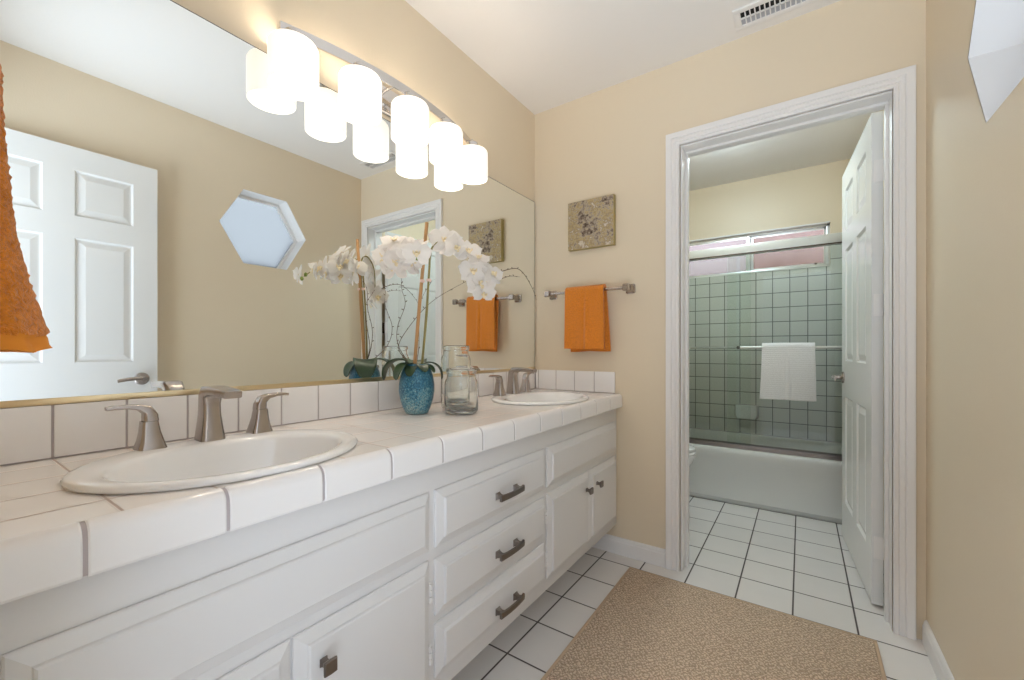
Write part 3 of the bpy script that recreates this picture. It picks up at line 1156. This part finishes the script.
# ------------------------------------------------------------------ canvas, towel bar
pa = thing('canvas_picture', 'small square canvas in mottled gold and brown above the towel bar', 'picture', (0.366, -0.015, 1.602))
mb = MB().box(0.234, 0.496, -0.030, -0.001, 1.602, 1.862, 0.002)
mb.build('canvas', M['art_side'], pa)
mb = MB().box(0.2355, 0.4945, -0.0312, -0.0295, 1.6035, 1.8605, 0.0005)
mb.build('painted_face', M['art'], pa)

tbz = 1.368
tbr = thing('towel_bar', 'brushed nickel towel bar on the wall between mirror and doorway', 'towel bar', (0.365, -0.035, 1.34))
MB().tube([(0.130, -0.064, tbz), (0.574, -0.064, tbz)], 0.0085, 14).build('bar', M['nickel'], tbr)
for x in (0.128, 0.576):
    rings = []
    for d, r in ((0.001, 0.024), (0.007, 0.024), (0.012, 0.017), (0.028, 0.0115), (0.050, 0.0125), (0.068, 0.0170), (0.078, 0.0170), (0.083, 0.013)):
        rings.append(rr(Vector((x, -d, tbz)), Vector((1, 0, 0)), Vector((0, 0, 1)), r, r, 0.3))
    MB().loft(rings).build('post', M['nickel'], tbr, angle=40)


def draped(name, x0, x1, bar_y, bar_z, z_front, z_back, wall_dir, m, hem=None, th=0.010, gap=0.014, seed=0, crease=None, flare=0.0, nu=60, nv=110, shift=0.012, amp=1.0, bulge=0.0):
    """towel folded over a bar; wall_dir +1 means the wall lies on the +y side"""
    mb = MB()
    Lf, Lb = bar_z - z_front, bar_z - z_back
    R = gap
    Ltop = PI * R
    tot = Lf + Ltop + Lb
    vs = []
    for j in range(nv + 1):
        s_ = tot * j / nv
        for i in range(nu + 1):
            u = i / nu
            if s_ < Lf:
                z = z_front + s_
                y = bar_y - wall_dir * R
                k = 1 - s_ / Lf
                sd = 1
            elif s_ < Lf + Ltop:
                a = (s_ - Lf) / R
                y = bar_y - wall_dir * R * math.cos(a)
                z = bar_z + R * math.sin(a)
                k = 0
                sd = math.cos(a)
            else:
                z = bar_z - (s_ - Lf - Ltop)
                y = bar_y + wall_dir * R
                k = (s_ - Lf - Ltop) / Lb
                sd = -1
            xs = x0 + (x1 - x0) * u
            back = (1 - sd) / 2
            x = xs + shift * back * k + (u - 0.5) * flare * k
            w_ = noise.noise(Vector((u * 2.3 + seed, k * 1.2 + back * 3, seed)))
            y += -wall_dir * sd * (0.010 * w_ * k * amp + bulge * math.sin(PI * min(k * 1.05, 1)) * 1.0)
            if crease is not None:
                dd = (u - crease) / 0.035
                y += -wall_dir * sd * 0.0055 * math.exp(-dd * dd) * min(1, k * 3) * (1 if sd > 0 else 0)
                y -= -wall_dir * sd * 0.004 * math.exp(-((u - crease + 0.07) / 0.04) ** 2) * min(1, k * 3) * (1 if sd > 0 else 0)
            z += 0.004 * noise.noise(Vector((u * 3 + seed, 5.5, back))) * k
            vs.append((x, y, z))
    fs = []
    for j in range(nv):
        for i in range(nu):
            a = j * (nu + 1) + i
            fs.append((a, a + 1, a + nu + 2, a + nu + 1))
    mb.add(vs, fs)
    o = mb.build(name, m, angle=80)
    recenter(o)
    md = o.modifiers.new('solid', 'SOLIDIFY')
    md.thickness = th
    md.offset = 0
    bv = o.modifiers.new('bev', 'BEVEL')
    bv.width = th * 0.35
    bv.segments = 2
    bv.limit_method = 'ANGLE'
    return o


ot = draped('hand_towel', 0.246, 0.462, -0.064, tbz + 0.001, 1.062, 1.048, 1, M['orange_towel'], gap=0.0195, th=0.013, seed=3, crease=0.57, flare=0.010, shift=0.018)
tag(ot, 'orange terry hand towel folded over the bar under the square canvas', 'towel', 'orange hand towels')

# ------------------------------------------------------------------ towel ring and towel on the near wall
trg = thing('towel_ring', 'nickel towel ring on the wall beside the entry doorway, at the left edge', 'towel ring', (0.50, YN + 0.02, 1.40))
rings = []
for d, r in ((0.001, 0.024), (0.007, 0.024), (0.012, 0.017), (0.028, 0.0115), (0.036, 0.012)):
    rings.append(rr(Vector((0.50, YN + d, 1.53)), Vector((1, 0, 0)), Vector((0, 0, 1)), r, r, 0.3))
MB().loft(rings).build('post', M['nickel'], trg, angle=40)
pts = [(0.50 + 0.075 * math.sin(2 * PI * k / 40), YN + 0.030 + 0.004 * math.cos(2 * PI * k / 40), 1.452 + 0.075 * math.cos(2 * PI * k / 40)) for k in range(41)]
MB().tube(pts, 0.005, 10, cap=False).build('ring', M['nickel'], trg)


def ring_towel():
    mb = MB()
    zt_, zb2 = 1.402, 1.056
    nr, n = 90, 72
    rings = []
    mis = []
    for j in range(nr + 1):
        t = j / nr
        z = zt_ + (zb2 - zt_) * t
        s_ = t ** 0.9
        hw_ = 0.060 + 0.050 * s_ + (0.010 * max(0, (t - 0.8) / 0.2) ** 1.5)
        hd = 0.0148 + 0.0095 * t + 0.012 * max(0, (t - 0.6) / 0.4) ** 1.3
        yc = YN + 0.0035 + hd + 0.0080 * (1 - t)
        if t < 0.06:
            f_ = math.sqrt(max(0.02, 1 - (1 - t / 0.06) ** 2))
            hd *= f_
        ring = []
        for i in range(n):
            a = 2 * PI * i / n
            c, s2 = math.cos(a), math.sin(a)
            ex_ = 0.55
            xx = hw_ * math.copysign(abs(c) ** ex_, c)
            yy_ = hd * math.copysign(abs(s2) ** ex_, s2)
            fold = 0.004 * math.sin(xx * 90 + 2.0 * t) * (0.4 + t) * (1 if s2 > 0 else 0)
            fuzz = 0.0016 * noise.noise(Vector((xx * 260, yy_ * 260, z * 260)))
            row = 0.0005 * math.sin(z * 520) if t < 0.955 else -0.003
            k = 1 + (fuzz + row * 0.5) / max(hw_, 0.02)
            ring.append((0.500 + xx * k, yc + yy_ + fold + (fuzz * 1.4 + row) * (1 if s2 > 0 else 0), z + 0.006 * noise.noise(Vector((a, 0.3, 9.1))) * t))
        rings.append(ring)
    mb.loft(rings, cap=True)
    o = mb.build('hand_towel', [M['orange_towel'], M['orange_hem']], angle=80)
    for p in o.data.polygons:
        p.material_index = 1 if sum(o.data.vertices[v].co.z for v in p.vertices) / len(p.vertices) < 1.056 + 0.016 else 0
    return recenter(o)


tag(ring_towel(), 'orange terry towel hanging at the left edge, close to the camera', 'towel', 'orange hand towels')


# ------------------------------------------------------------------ glass jars
def make_jar(x, y, h, r, label):
    o = MB()
    z0_ = ZT + 0.001
    out = [(0, 0.0), (r * 0.80, 0.0), (r * 0.93, 0.003), (r * 0.99, 0.010), (r, 0.020), (r, h - 0.062), (r * 0.985, h - 0.052), (r * 0.93, h - 0.042), (r * 0.865, h - 0.035), (r * 0.845, h - 0.029), (r * 0.85, h - 0.018), (r * 0.865, h - 0.0155), (r * 0.90, h - 0.014), (r * 0.915, h - 0.009), (r * 0.90, h - 0.003), (r * 0.875, h)]
    inn = [(r * 0.82, h - 0.001), (r * 0.80, h - 0.006), (r * 0.79, h - 0.025), (r * 0.82, h - 0.036), (r * 0.90, h - 0.048), (r - 0.0045, h - 0.060), (r - 0.0045, 0.024), (r * 0.86, 0.014), (r * 0.70, 0.010), (r * 0.3, 0.013), (0, 0.014)]
    o.lathe(out + inn, (x, y, z0_), 56)
    ob = recenter(o.build('glass_jar', M['jar'], angle=80))
    merge(ob)
    return tag(ob, label, 'jar', 'glass jars beside the orchid')


make_jar(0.282, -0.965, 0.160, 0.061, 'short clear glass jar in front of the taller one on the counter')
make_jar(0.183, -0.885, 0.243, 0.058, 'tall clear glass jar behind the short jar, near the mirror')

# ------------------------------------------------------------------ orchid in a blue pot
PX, PY = 0.156, -1.062
orc = thing('potted_orchid', 'white orchid with bamboo stakes in a blue speckled ceramic pot', 'plant', (PX, PY, ZT + 0.001))
o = MB()
o.lathe([(0, 0.0), (0.036, 0.0), (0.040, 0.003), (0.049, 0.022), (0.058, 0.050), (0.0625, 0.080), (0.0620, 0.105), (0.057, 0.135), (0.050, 0.158), (0.045, 0.168), (0.0455, 0.174), (0.043, 0.176), (0.040, 0.172), (0.040, 0.160), (0, 0.158)], (PX, PY, ZT + 0.001), 56)
o.build('pot', M['pot'], orc, angle=60)
MB().lathe([(0, 0.166), (0.03, 0.165), (0.0395, 0.161)], (PX, PY, ZT + 0.001), 24).xf(lambda p: p + Vector((0, 0, 0.004 * noise.noise(p * 90)))).build('moss', mat('moss', (0.03, 0.03, 0.015), 0.95), orc, angle=80)


def make_leaf(az, length, width, rise, droop, start=0.018, twist=0.0):
    mb = MB()
    nL, nW = 18, 8
    d = Vector((math.cos(az), math.sin(az), 0))
    s_ = Vector((-math.sin(az), math.cos(az), 0))
    base = Vector((PX, PY, ZT + 0.170)) + d * start
    pts = []
    p = base.copy()
    angs = []
    for i in range(nL + 1):
        t = i / nL
        a = rise + (droop - rise) * min(1.0, t * 1.25) ** 0.8
        pts.append(p.copy())
        angs.append(a)
        p = p + (d * math.cos(a) + Vector((0, 0, 1)) * math.sin(a)) * (length / nL)
    vs = []
    for i, q in enumerate(pts):
        t = i / nL
        wd = width * 0.5 * (math.sin(PI * min(1, 0.16 + 0.80 * t)) ** 0.55) * (1 if t < 0.999 else 0.25)
        nrm = Vector((0, 0, 1)) * math.cos(angs[i]) - d * math.sin(angs[i])
        tw = twist * t
        for j in range(nW + 1):
            v = -1 + 2 * j / nW
            lat = s_ * math.cos(tw) + nrm * math.sin(tw)
            vs.append(q + lat * (wd * v) + nrm * (0.16 * wd * (v * v)) + nrm * 0.0)
    fs = [(i * (nW + 1) + j, i * (nW + 1) + j + 1, (i + 1) * (nW + 1) + j + 1, (i + 1) * (nW + 1) + j) for i in range(nL) for j in range(nW)]
    mb.add(vs, fs)
    return mb.build('leaf', M['leaf'], orc, angle=80, solid=0.0018)


make_leaf(math.radians(215), 0.150, 0.088, 1.0, -1.35)
make_leaf(math.radians(140), 0.140, 0.080, 0.95, -1.25)
make_leaf(math.radians(265), 0.105, 0.050, 0.7, -1.35)
make_leaf(math.radians(55), 0.115, 0.046, 0.8, -1.45)
make_leaf(math.radians(340), 0.065, 0.044, 0.6, -0.9)
make_leaf(math.radians(20), 0.062, 0.040, 0.5, -1.0)
make_leaf(math.radians(295), 0.070, 0.044, 0.5, -1.3)

zt = ZT + 0.165
MB().tube([(0.150, -1.068, zt), (0.172, -1.066, 1.20), (0.206, -1.061, 1.505)], 0.0062, 10).build('bamboo_stake', M['wood_stake'], orc)
s1 = catmull([(0.165, -1.045, zt), (0.180, -1.040, 1.18), (0.198, -1.040, 1.36), (0.205, -1.052, 1.415), (0.215, -1.090, 1.425), (0.245, -1.140, 1.41), (0.285, -1.185, 1.38), (0.33, -1.215, 1.345)], 8)
s2 = catmull([(0.170, -1.052, zt), (0.188, -1.045, 1.18), (0.205, -1.045, 1.38), (0.216, -1.030, 1.435), (0.235, -0.990, 1.45), (0.27, -0.935, 1.42), (0.305, -0.900, 1.36), (0.33, -0.885, 1.29)], 8)
MB().tube(s1, lambda t: 0.0040 - 0.0022 * t, 8).build('stem', M['stem'], orc)
MB().tube(s2, lambda t: 0.0040 - 0.0022 * t, 8).build('stem', M['stem'], orc)
for p in ((0.186, -1.064, 1.300), (0.196, -1.042, 1.305)):
    MB().lathe([(0.0, -0.006), (0.008, -0.005), (0.009, 0), (0.008, 0.005), (0, 0.006)], p, 14).build('clip', M['clip'], orc)


def twig(pts, r=0.0013):
    c = catmull(pts, 8)
    mb = MB()
    rnd = random.Random(int(pts[-1][1] * 1e4))
    mb.tube(c, lambda t: r * (1.15 - 0.7 * t), 6)
    for k in range(4, len(c) - 1, 3):
        q = c[k]
        d = Vector((rnd.uniform(-1, 1), rnd.uniform(-1, 1), rnd.uniform(0, 1))).normalized()
        mb.tube([q, q + d * 0.006, q + d * 0.009], lambda t: 0.0016 * (1 - 0.6 * abs(t - 0.5)), 5)
    return mb.build('twig', M['twig'], orc, angle=80)


twig([(0.14, -1.07, zt), (0.085, -1.085, 1.07), (0.080, -1.085, 1.14), (0.115, -1.080, 1.22), (0.105, -1.088, 1.28), (0.12, -1.10, 1.34)])
twig([(0.145, -1.07, zt), (0.09, -1.088, 1.06), (0.12, -1.075, 1.13), (0.20, -1.03, 1.23), (0.28, -0.93, 1.31), (0.33, -0.87, 1.345)])
twig([(0.33, -0.87, 1.325), (0.35, -0.80, 1.36), (0.36, -0.72, 1.38), (0.36, -0.66, 1.36), (0.36, -0.60, 1.31), (0.36, -0.575, 1.27)], 0.0016)
twig([(0.33, -0.875, 1.30), (0.35, -0.82, 1.325), (0.355, -0.76, 1.345), (0.36, -0.70, 1.35)], 0.0013)
twig([(0.15, -1.06, zt), (0.10, -1.00, 1.07), (0.085, -0.985, 1.15), (0.11, -1.00, 1.24), (0.14, -0.97, 1.32)])


def flower_mesh():
    """phalaenopsis bloom facing local +z, about 8 cm across"""
    mb = MB()

    def petal(ang, L, Wd, base_w, cup, ruf, lift):
        nL, nW = 9, 8
        vs = []
        ca, sa = math.cos(ang), math.sin(ang)
        for i in range(nL + 1):
            t = i / nL
            wd = Wd * (math.sin(PI * (0.08 + 0.92 * t) ** 1.15 * 0.97)) ** 0.62 if t < 1 else Wd * 0.16
            wd = max(wd, base_w * (1 - t))
            for j in range(nW + 1):
                v = -1 + 2 * j / nW
                r = 0.003 + L * t * (1 - 0.10 * v * v * t)
                lat = wd * v
                z = lift + cup * (t * t) * L + 0.10 * Wd * (v * v) * -1.0 + ruf * math.sin(v * 5.2 + ang * 3) * t * t
                vs.append((ca * r - sa * lat, sa * r + ca * lat, z))
        fs = [(i * (nW + 1) + j, i * (nW + 1) + j + 1, (i + 1) * (nW + 1) + j + 1, (i + 1) * (nW + 1) + j) for i in range(nL) for j in range(nW)]
        mb.add(vs, fs)

    for a in (PI / 2, PI / 2 + 2.27, PI / 2 - 2.27):
        petal(a, 0.041, 0.0145, 0.004, -0.16, 0.0012, -0.001)
    for a in (0.18, PI - 0.18):
        petal(a, 0.043, 0.0245, 0.004, 0.10, 0.0022, 0.0015)
    me = bpy.data.meshes.new('petals')
    me.from_pydata(mb.v, [], mb.f)
    me.materials.append(M['petal'])
    me.shade_smooth()
    return me


def lip_mesh():
    mb = MB()
    rings = []
    for i in range(7):
        t = i / 6
        c = Vector((0, -0.004 - 0.010 * t, 0.003 + 0.012 * math.sin(t * 2.2)))
        r = 0.0045 * (1 - 0.6 * t) + 0.0008
        rings.append([c + Vector((r * 1.3 * math.cos(2 * PI * k / 10), r * 0.7 * math.sin(2 * PI * k / 10), 0)) for k in range(10)])
    mb.loft(rings)
    mb.lathe([(0, 0.012), (0.003, 0.010), (0.0042, 0.004), (0.003, 0.0)], (0, 0.002, 0), 10)
    for s in (-1, 1):
        mb.loft([[Vector((s * 0.004, -0.004, 0.004)) + Vector((0.002 * math.cos(2 * PI * k / 8), 0.004 * math.sin(2 * PI * k / 8), 0)) for k in range(8)], [Vector((s * 0.010, 0.0, 0.012)) + Vector((0.0012 * math.cos(2 * PI * k / 8), 0.005 * math.sin(2 * PI * k / 8), 0)) for k in range(8)]])
    me = bpy.data.meshes.new('lip')
    me.from_pydata(mb.v, [], mb.f)
    me.materials.append(M['lip'])
    me.shade_smooth()
    return me


FM, LM = flower_mesh(), lip_mesh()
FL = [
    # spray towards the camera and the room
    ((0.150, -1.150, 1.395), (0.5, -0.5, 0.3), 1.10), ((0.125, -1.135, 1.345), (0.3, -0.9, 0.1), 1.05), ((0.165, -1.120, 1.360), (0.9, -0.5, 0.0), 1.05),
    ((0.185, -1.175, 1.385), (0.3, -1.0, 0.4), 1.0), ((0.225, -1.150, 1.400), (0.8, -0.6, 0.5), 0.95), ((0.235, -1.195, 1.370), (0.2, -1.0, 0.1), 1.0),
    ((0.275, -1.200, 1.365), (0.6, -0.9, 0.2), 0.85), ((0.255, -1.165, 1.355), (0.9, -0.3, -0.3), 0.85), ((0.135, -1.180, 1.365), (-0.6, -0.8, 0.2), 1.0),
    ((0.340, -1.232, 1.347), (0.75, -0.72, 0.1), 0.85), ((0.160, -1.165, 1.425), (0.5, -0.6, 0.7), 0.9), ((0.205, -1.190, 1.350), (0.4, -0.9, -0.4), 0.95), ((0.110, -1.165, 1.385), (0.3, -0.9, 0.3), 0.95),
    ((0.215, -1.130, 1.350), (-0.6, -0.6, -0.2), 0.95), ((0.175, -1.090, 1.385), (-0.8, -0.3, 0.4), 0.9), ((0.285, -1.175, 1.385), (-0.5, -0.4, 0.7), 0.8),
    # spray arching to the right and drooping
    ((0.235, -1.000, 1.452), (0.85, -0.6, 0.15), 1.15), ((0.270, -0.985, 1.425), (0.9, -0.1, -0.1), 1.0), ((0.225, -0.960, 1.440), (-0.5, 0.3, 0.7), 0.95),
    ((0.285, -0.930, 1.420), (0.8, -0.6, 0.3), 0.95), ((0.310, -0.905, 1.395), (0.6, -0.3, 0.7), 0.9),
    ((0.310, -0.935, 1.345), (0.8, -0.6, 0.0), 1.0), ((0.320, -0.900, 1.305), (0.85, -0.5, -0.2), 1.15), ((0.345, -0.865, 1.340), (0.9, -0.2, 0.3), 0.95),
    ((0.300, -0.890, 1.300), (-0.7, -0.3, -0.3), 0.95), ((0.330, -0.895, 1.265), (0.7, -0.6, -0.5), 0.85),
]
for k, (p, d, s_) in enumerate(FL):
    f = bpy.data.objects.new('flower', FM)
    C.objects.link(f)
    f.parent = orc
    f.location = Vector(p) - orc.location
    q = Vector(d).normalized().to_track_quat('Z', 'Y')
    f.rotation_mode = 'QUATERNION'
    f.rotation_quaternion = q
    s_ *= 1.22
    f.scale = (s_, s_, s_)
    l = bpy.data.objects.new('lip', LM)
    C.objects.link(l)
    l.parent = f
for p in ((0.322, -1.212, 1.352), (0.332, -1.222, 1.336), (0.18, -1.05, 1.39)):
    MB().lathe([(0, -0.009), (0.005, -0.006), (0.0068, 0), (0.005, 0.006), (0, 0.009)], p, 12).build('bud', M['bud'], orc, angle=80)

# ------------------------------------------------------------------ rug
rg = thing('rug', 'tan woven rectangular rug on the white tiled floor', 'rug', (1.063, -0.83, 0.0))
mb = MB()
rx0, rx1, ry0, ry1 = 0.610, 1.516, -1.56, -0.118
mb.box(rx0 + 0.012, rx1 - 0.012, ry0 + 0.012, ry1 - 0.012, 0.001, 0.0105, 0.002)
mb.build('pile', M['rug'], rg)
e = MB()
for a, b, c, d in ((rx0, rx1, ry0, ry0 + 0.012), (rx0, rx1, ry1 - 0.012, ry1), (rx0, rx0 + 0.012, ry0 + 0.012, ry1 - 0.012), (rx1 - 0.012, rx1, ry0 + 0.012, ry1 - 0.012)):
    e.box(a, b, c, d, 0.0008, 0.0105, 0.002)
e.build('binding', M['rug_edge'], rg)

# ------------------------------------------------------------------ bathtub
TY0, TY1, TX0, TX1, TZ = 1.095, BY - 0.010, BX0 + 0.010, W - 0.010, 0.385
tub = thing('bathtub', 'white alcove bathtub with a plain apron behind the sliding glass doors', 'bathtub', ((TX0 + TX1) / 2, (TY0 + TY1) / 2, 0.0))
mb = MB()


def rrect(x0, x1, y0, y1, z, r, n=8):
    out = []
    for cx_, cy_, a0 in ((x1 - r, y1 - r, 0), (x0 + r, y1 - r, PI / 2), (x0 + r, y0 + r, PI), (x1 - r, y0 + r, 3 * PI / 2)):
        for k in range(n + 1):
            a = a0 + PI / 2 * k / n
            out.append((cx_ + r * math.cos(a), cy_ + r * math.sin(a), z))
    return out


q = [(0.0, 0.030, 0.0005, 0.004), (-0.001, 0.020, 0.030, 0.004), (0.0, 0.012, 0.034, 0.004), (0.0, 0.010, 0.290, 0.004), (0.0, -0.004, 0.315, 0.005), (0.0, -0.012, 0.350, 0.008), (0.0, -0.012, 0.372, 0.010), (0.001, -0.008, 0.382, 0.012), (0.006, 0.002, TZ, 0.014)]
rings = [rrect(TX0 + a, TX1 - a, TY0 + fy, TY1 - a, z, r) for a, fy, z, r in q]
for ins, z in ((0.060, TZ), (0.075, TZ - 0.006), (0.085, TZ - 0.03), (0.11, 0.16), (0.15, 0.09), (0.22, 0.075)):
    rings.append(rrect(TX0 + ins + 0.02, TX1 - ins - 0.02, TY0 + ins + 0.02, TY1 - ins, z, 0.11))
mb.loft(rings, cap=True)
mb.build('tub_shell', M['tub'], tub, angle=50)

# ------------------------------------------------------------------ sliding tub doors
en = thing('shower_enclosure', 'sliding clear glass tub doors in an aluminium track with a wide header rail', 'shower doors', (0.85, 1.14, TZ))
yA, yB = 1.122, 1.146
MB().box(TX0, TX1, 1.098, 1.172, TZ + 0.0015, TZ + 0.010, 0.001).box(TX0, TX1, 1.098, 1.104, TZ + 0.009, TZ + 0.030, 0.001).box(TX0, TX1, 1.132, 1.136, TZ + 0.009, TZ + 0.022, 0.001).box(TX0, TX1, 1.166, 1.172, TZ + 0.009, TZ + 0.030, 0.001).build('bottom_track', M['track'], en)
MB().box(TX0, TX1, 1.098, 1.172, 1.706, 1.766, 0.004).build('header_rail', M['rail'], en)
MB().box(TX0, TX1, 1.0975, 1.101, 1.7015, 1.7095, 0.001).build('header_lip', M['bronze'], en)
MB().box(TX0, TX0 + 0.02, 1.105, 1.165, TZ + 0.0105, 1.705, 0.002).build('side_jamb', M['alum'], en)
MB().box(TX1 - 0.02, TX1, 1.105, 1.165, TZ + 0.0105, 1.705, 0.002).build('side_jamb', M['alum'], en)
p1 = MB().box(0.872, TX1 - 0.022, yA - 0.003, yA + 0.003, TZ + 0.016, 1.700).build('sliding_panel', M['shower_glass'], en, smooth=False)
p2 = MB().box(TX0 + 0.022, 1.010, yB - 0.003, yB + 0.003, TZ + 0.016, 1.700).build('sliding_panel', M['shower_glass'], en, smooth=False)
b1 = MB().tube([(0.955, yA - 0.045, 1.072), (1.585, yA - 0.045, 1.072)], 0.008, 12)
for x in (0.965, 1.575):
    b1.tube([(x, yA - 0.0035, 1.072), (x, yA - 0.045, 1.072)], 0.0075, 12)
b1.build('door_bar', M['rail'], p1)
b2 = MB().tube([(0.15, yB + 0.045, 1.072), (0.945, yB + 0.045, 1.072)], 0.008, 12)
b2.build('door_bar', M['alum'], p2)
for x in (0.17, 0.935):
    MB().tube([(x, yB + 0.0035, 1.072), (x, yB + 0.048, 1.072)], 0.011, 14).build('bar_bracket', M['bronze'], p2)

wt = draped('bath_towel', 1.082, 1.362, yA - 0.045, 1.073, 0.742, 0.735, 1, M['white_towel'], gap=0.0215, th=0.016, seed=8, crease=0.52, flare=0.014, shift=-0.01, bulge=0.004)
tag(wt, 'white folded bath towel hanging on the glass tub door bar', 'towel')

# soap dish on the tiled wall
sd = MB()
x0, x1, z0, z1 = 0.842, 1.016, 0.500, 0.615
rings = []
for d, i, dz in ((0.0095, 0.0, 0), (0.030, 0.004, 0), (0.060, 0.012, 0.004), (0.066, 0.016, 0.010)):
    rings.append([(x0 + i, BY - d, z1), (x0 + i, BY - d, z0 + 0.02 + dz), (x0 + i + 0.015, BY - d, z0 + dz), (x1 - i - 0.015, BY - d, z0 + dz), (x1 - i, BY - d, z0 + 0.02 + dz), (x1 - i, BY - d, z1)])
sd.loft(rings)
so = recenter(sd.build('soap_dish', M['porcelain'], angle=30))
md = so.modifiers.new('bev', 'BEVEL')
md.width = 0.004
md.segments = 3
tag(so, 'white ceramic soap dish on the tiled tub wall', 'soap dish')

# ------------------------------------------------------------------ toilet (bowl front shows past the left casing)
TCY = 0.69
to = thing('toilet', 'white toilet just inside the tub room, left of the doorway', 'toilet', (0.42, TCY, 0.0))


def bowl_ring(xc, a, b, z, n=40):
    out = []
    for k in range(n):
        t = 2 * PI * k / n
        c, s_ = math.cos(t), math.sin(t)
        aa = a * (1.12 if c > 0 else 0.88)
        out.append((xc + aa * c, TCY + b * s_, z))
    return out


rings = [bowl_ring(0.42, 0.17, 0.11, 0.0005), bowl_ring(0.42, 0.165, 0.105, 0.05), bowl_ring(0.43, 0.15, 0.095, 0.14), bowl_ring(0.45, 0.19, 0.13, 0.24), bowl_ring(0.47, 0.235, 0.172, 0.35), bowl_ring(0.475, 0.245, 0.182, 0.395), bowl_ring(0.475, 0.24, 0.178, 0.402), bowl_ring(0.475, 0.19, 0.13, 0.402), bowl_ring(0.475, 0.15, 0.10, 0.30), bowl_ring(0.46, 0.06, 0.05, 0.24)]
MB().loft(rings).build('bowl', M['porcelain'], to, angle=60)
rings = [bowl_ring(0.475, 0.235, 0.175, 0.4055), bowl_ring(0.475, 0.247, 0.186, 0.409), bowl_ring(0.475, 0.247, 0.186, 0.420), bowl_ring(0.475, 0.238, 0.178, 0.425), bowl_ring(0.475, 0.160, 0.110, 0.425), bowl_ring(0.475, 0.160, 0.110, 0.4055)]
MB().loft(rings, cap=False, close=True).build('seat', M['porcelain'], to, angle=60)
rings = [bowl_ring(0.475, 0.235, 0.178, 0.429), bowl_ring(0.475, 0.245, 0.184, 0.432), bowl_ring(0.475, 0.245, 0.184, 0.440), bowl_ring(0.475, 0.215, 0.158, 0.450), bowl_ring(0.475, 0.10, 0.07, 0.456)]
MB().loft(rings).build('lid', M['porcelain'], to, angle=60)
MB().box(BX0 + 0.012, 0.245, TCY - 0.21, TCY + 0.21, 0.41, 0.76, 0.02, seg=4).box(BX0 + 0.02, 0.30, TCY - 0.12, TCY + 0.12, 0.35, 0.403, 0.01).build('tank', M['porcelain'], to)
MB().box(BX0 + 0.006, 0.255, TCY - 0.22, TCY + 0.22, 0.762, 0.795, 0.01, seg=3).build('tank_lid', M['porcelain'], to)

# ------------------------------------------------------------------ ceiling light of the tub room
cl = thing('ceiling_light', 'flush lit ceiling light in the tub room, half hidden by the door head', 'lamp', (0.90, 0.73, H - 0.08))
MB().box(0.71, 1.09, 0.54, 0.92, H - 0.018, H - 0.0005, 0.003).build('base', M['trim'], cl)
MB().box(0.725, 1.075, 0.555, 0.905, H - 0.075, H - 0.0185, 0.010).build('diffuser', M['bath_light'], cl)
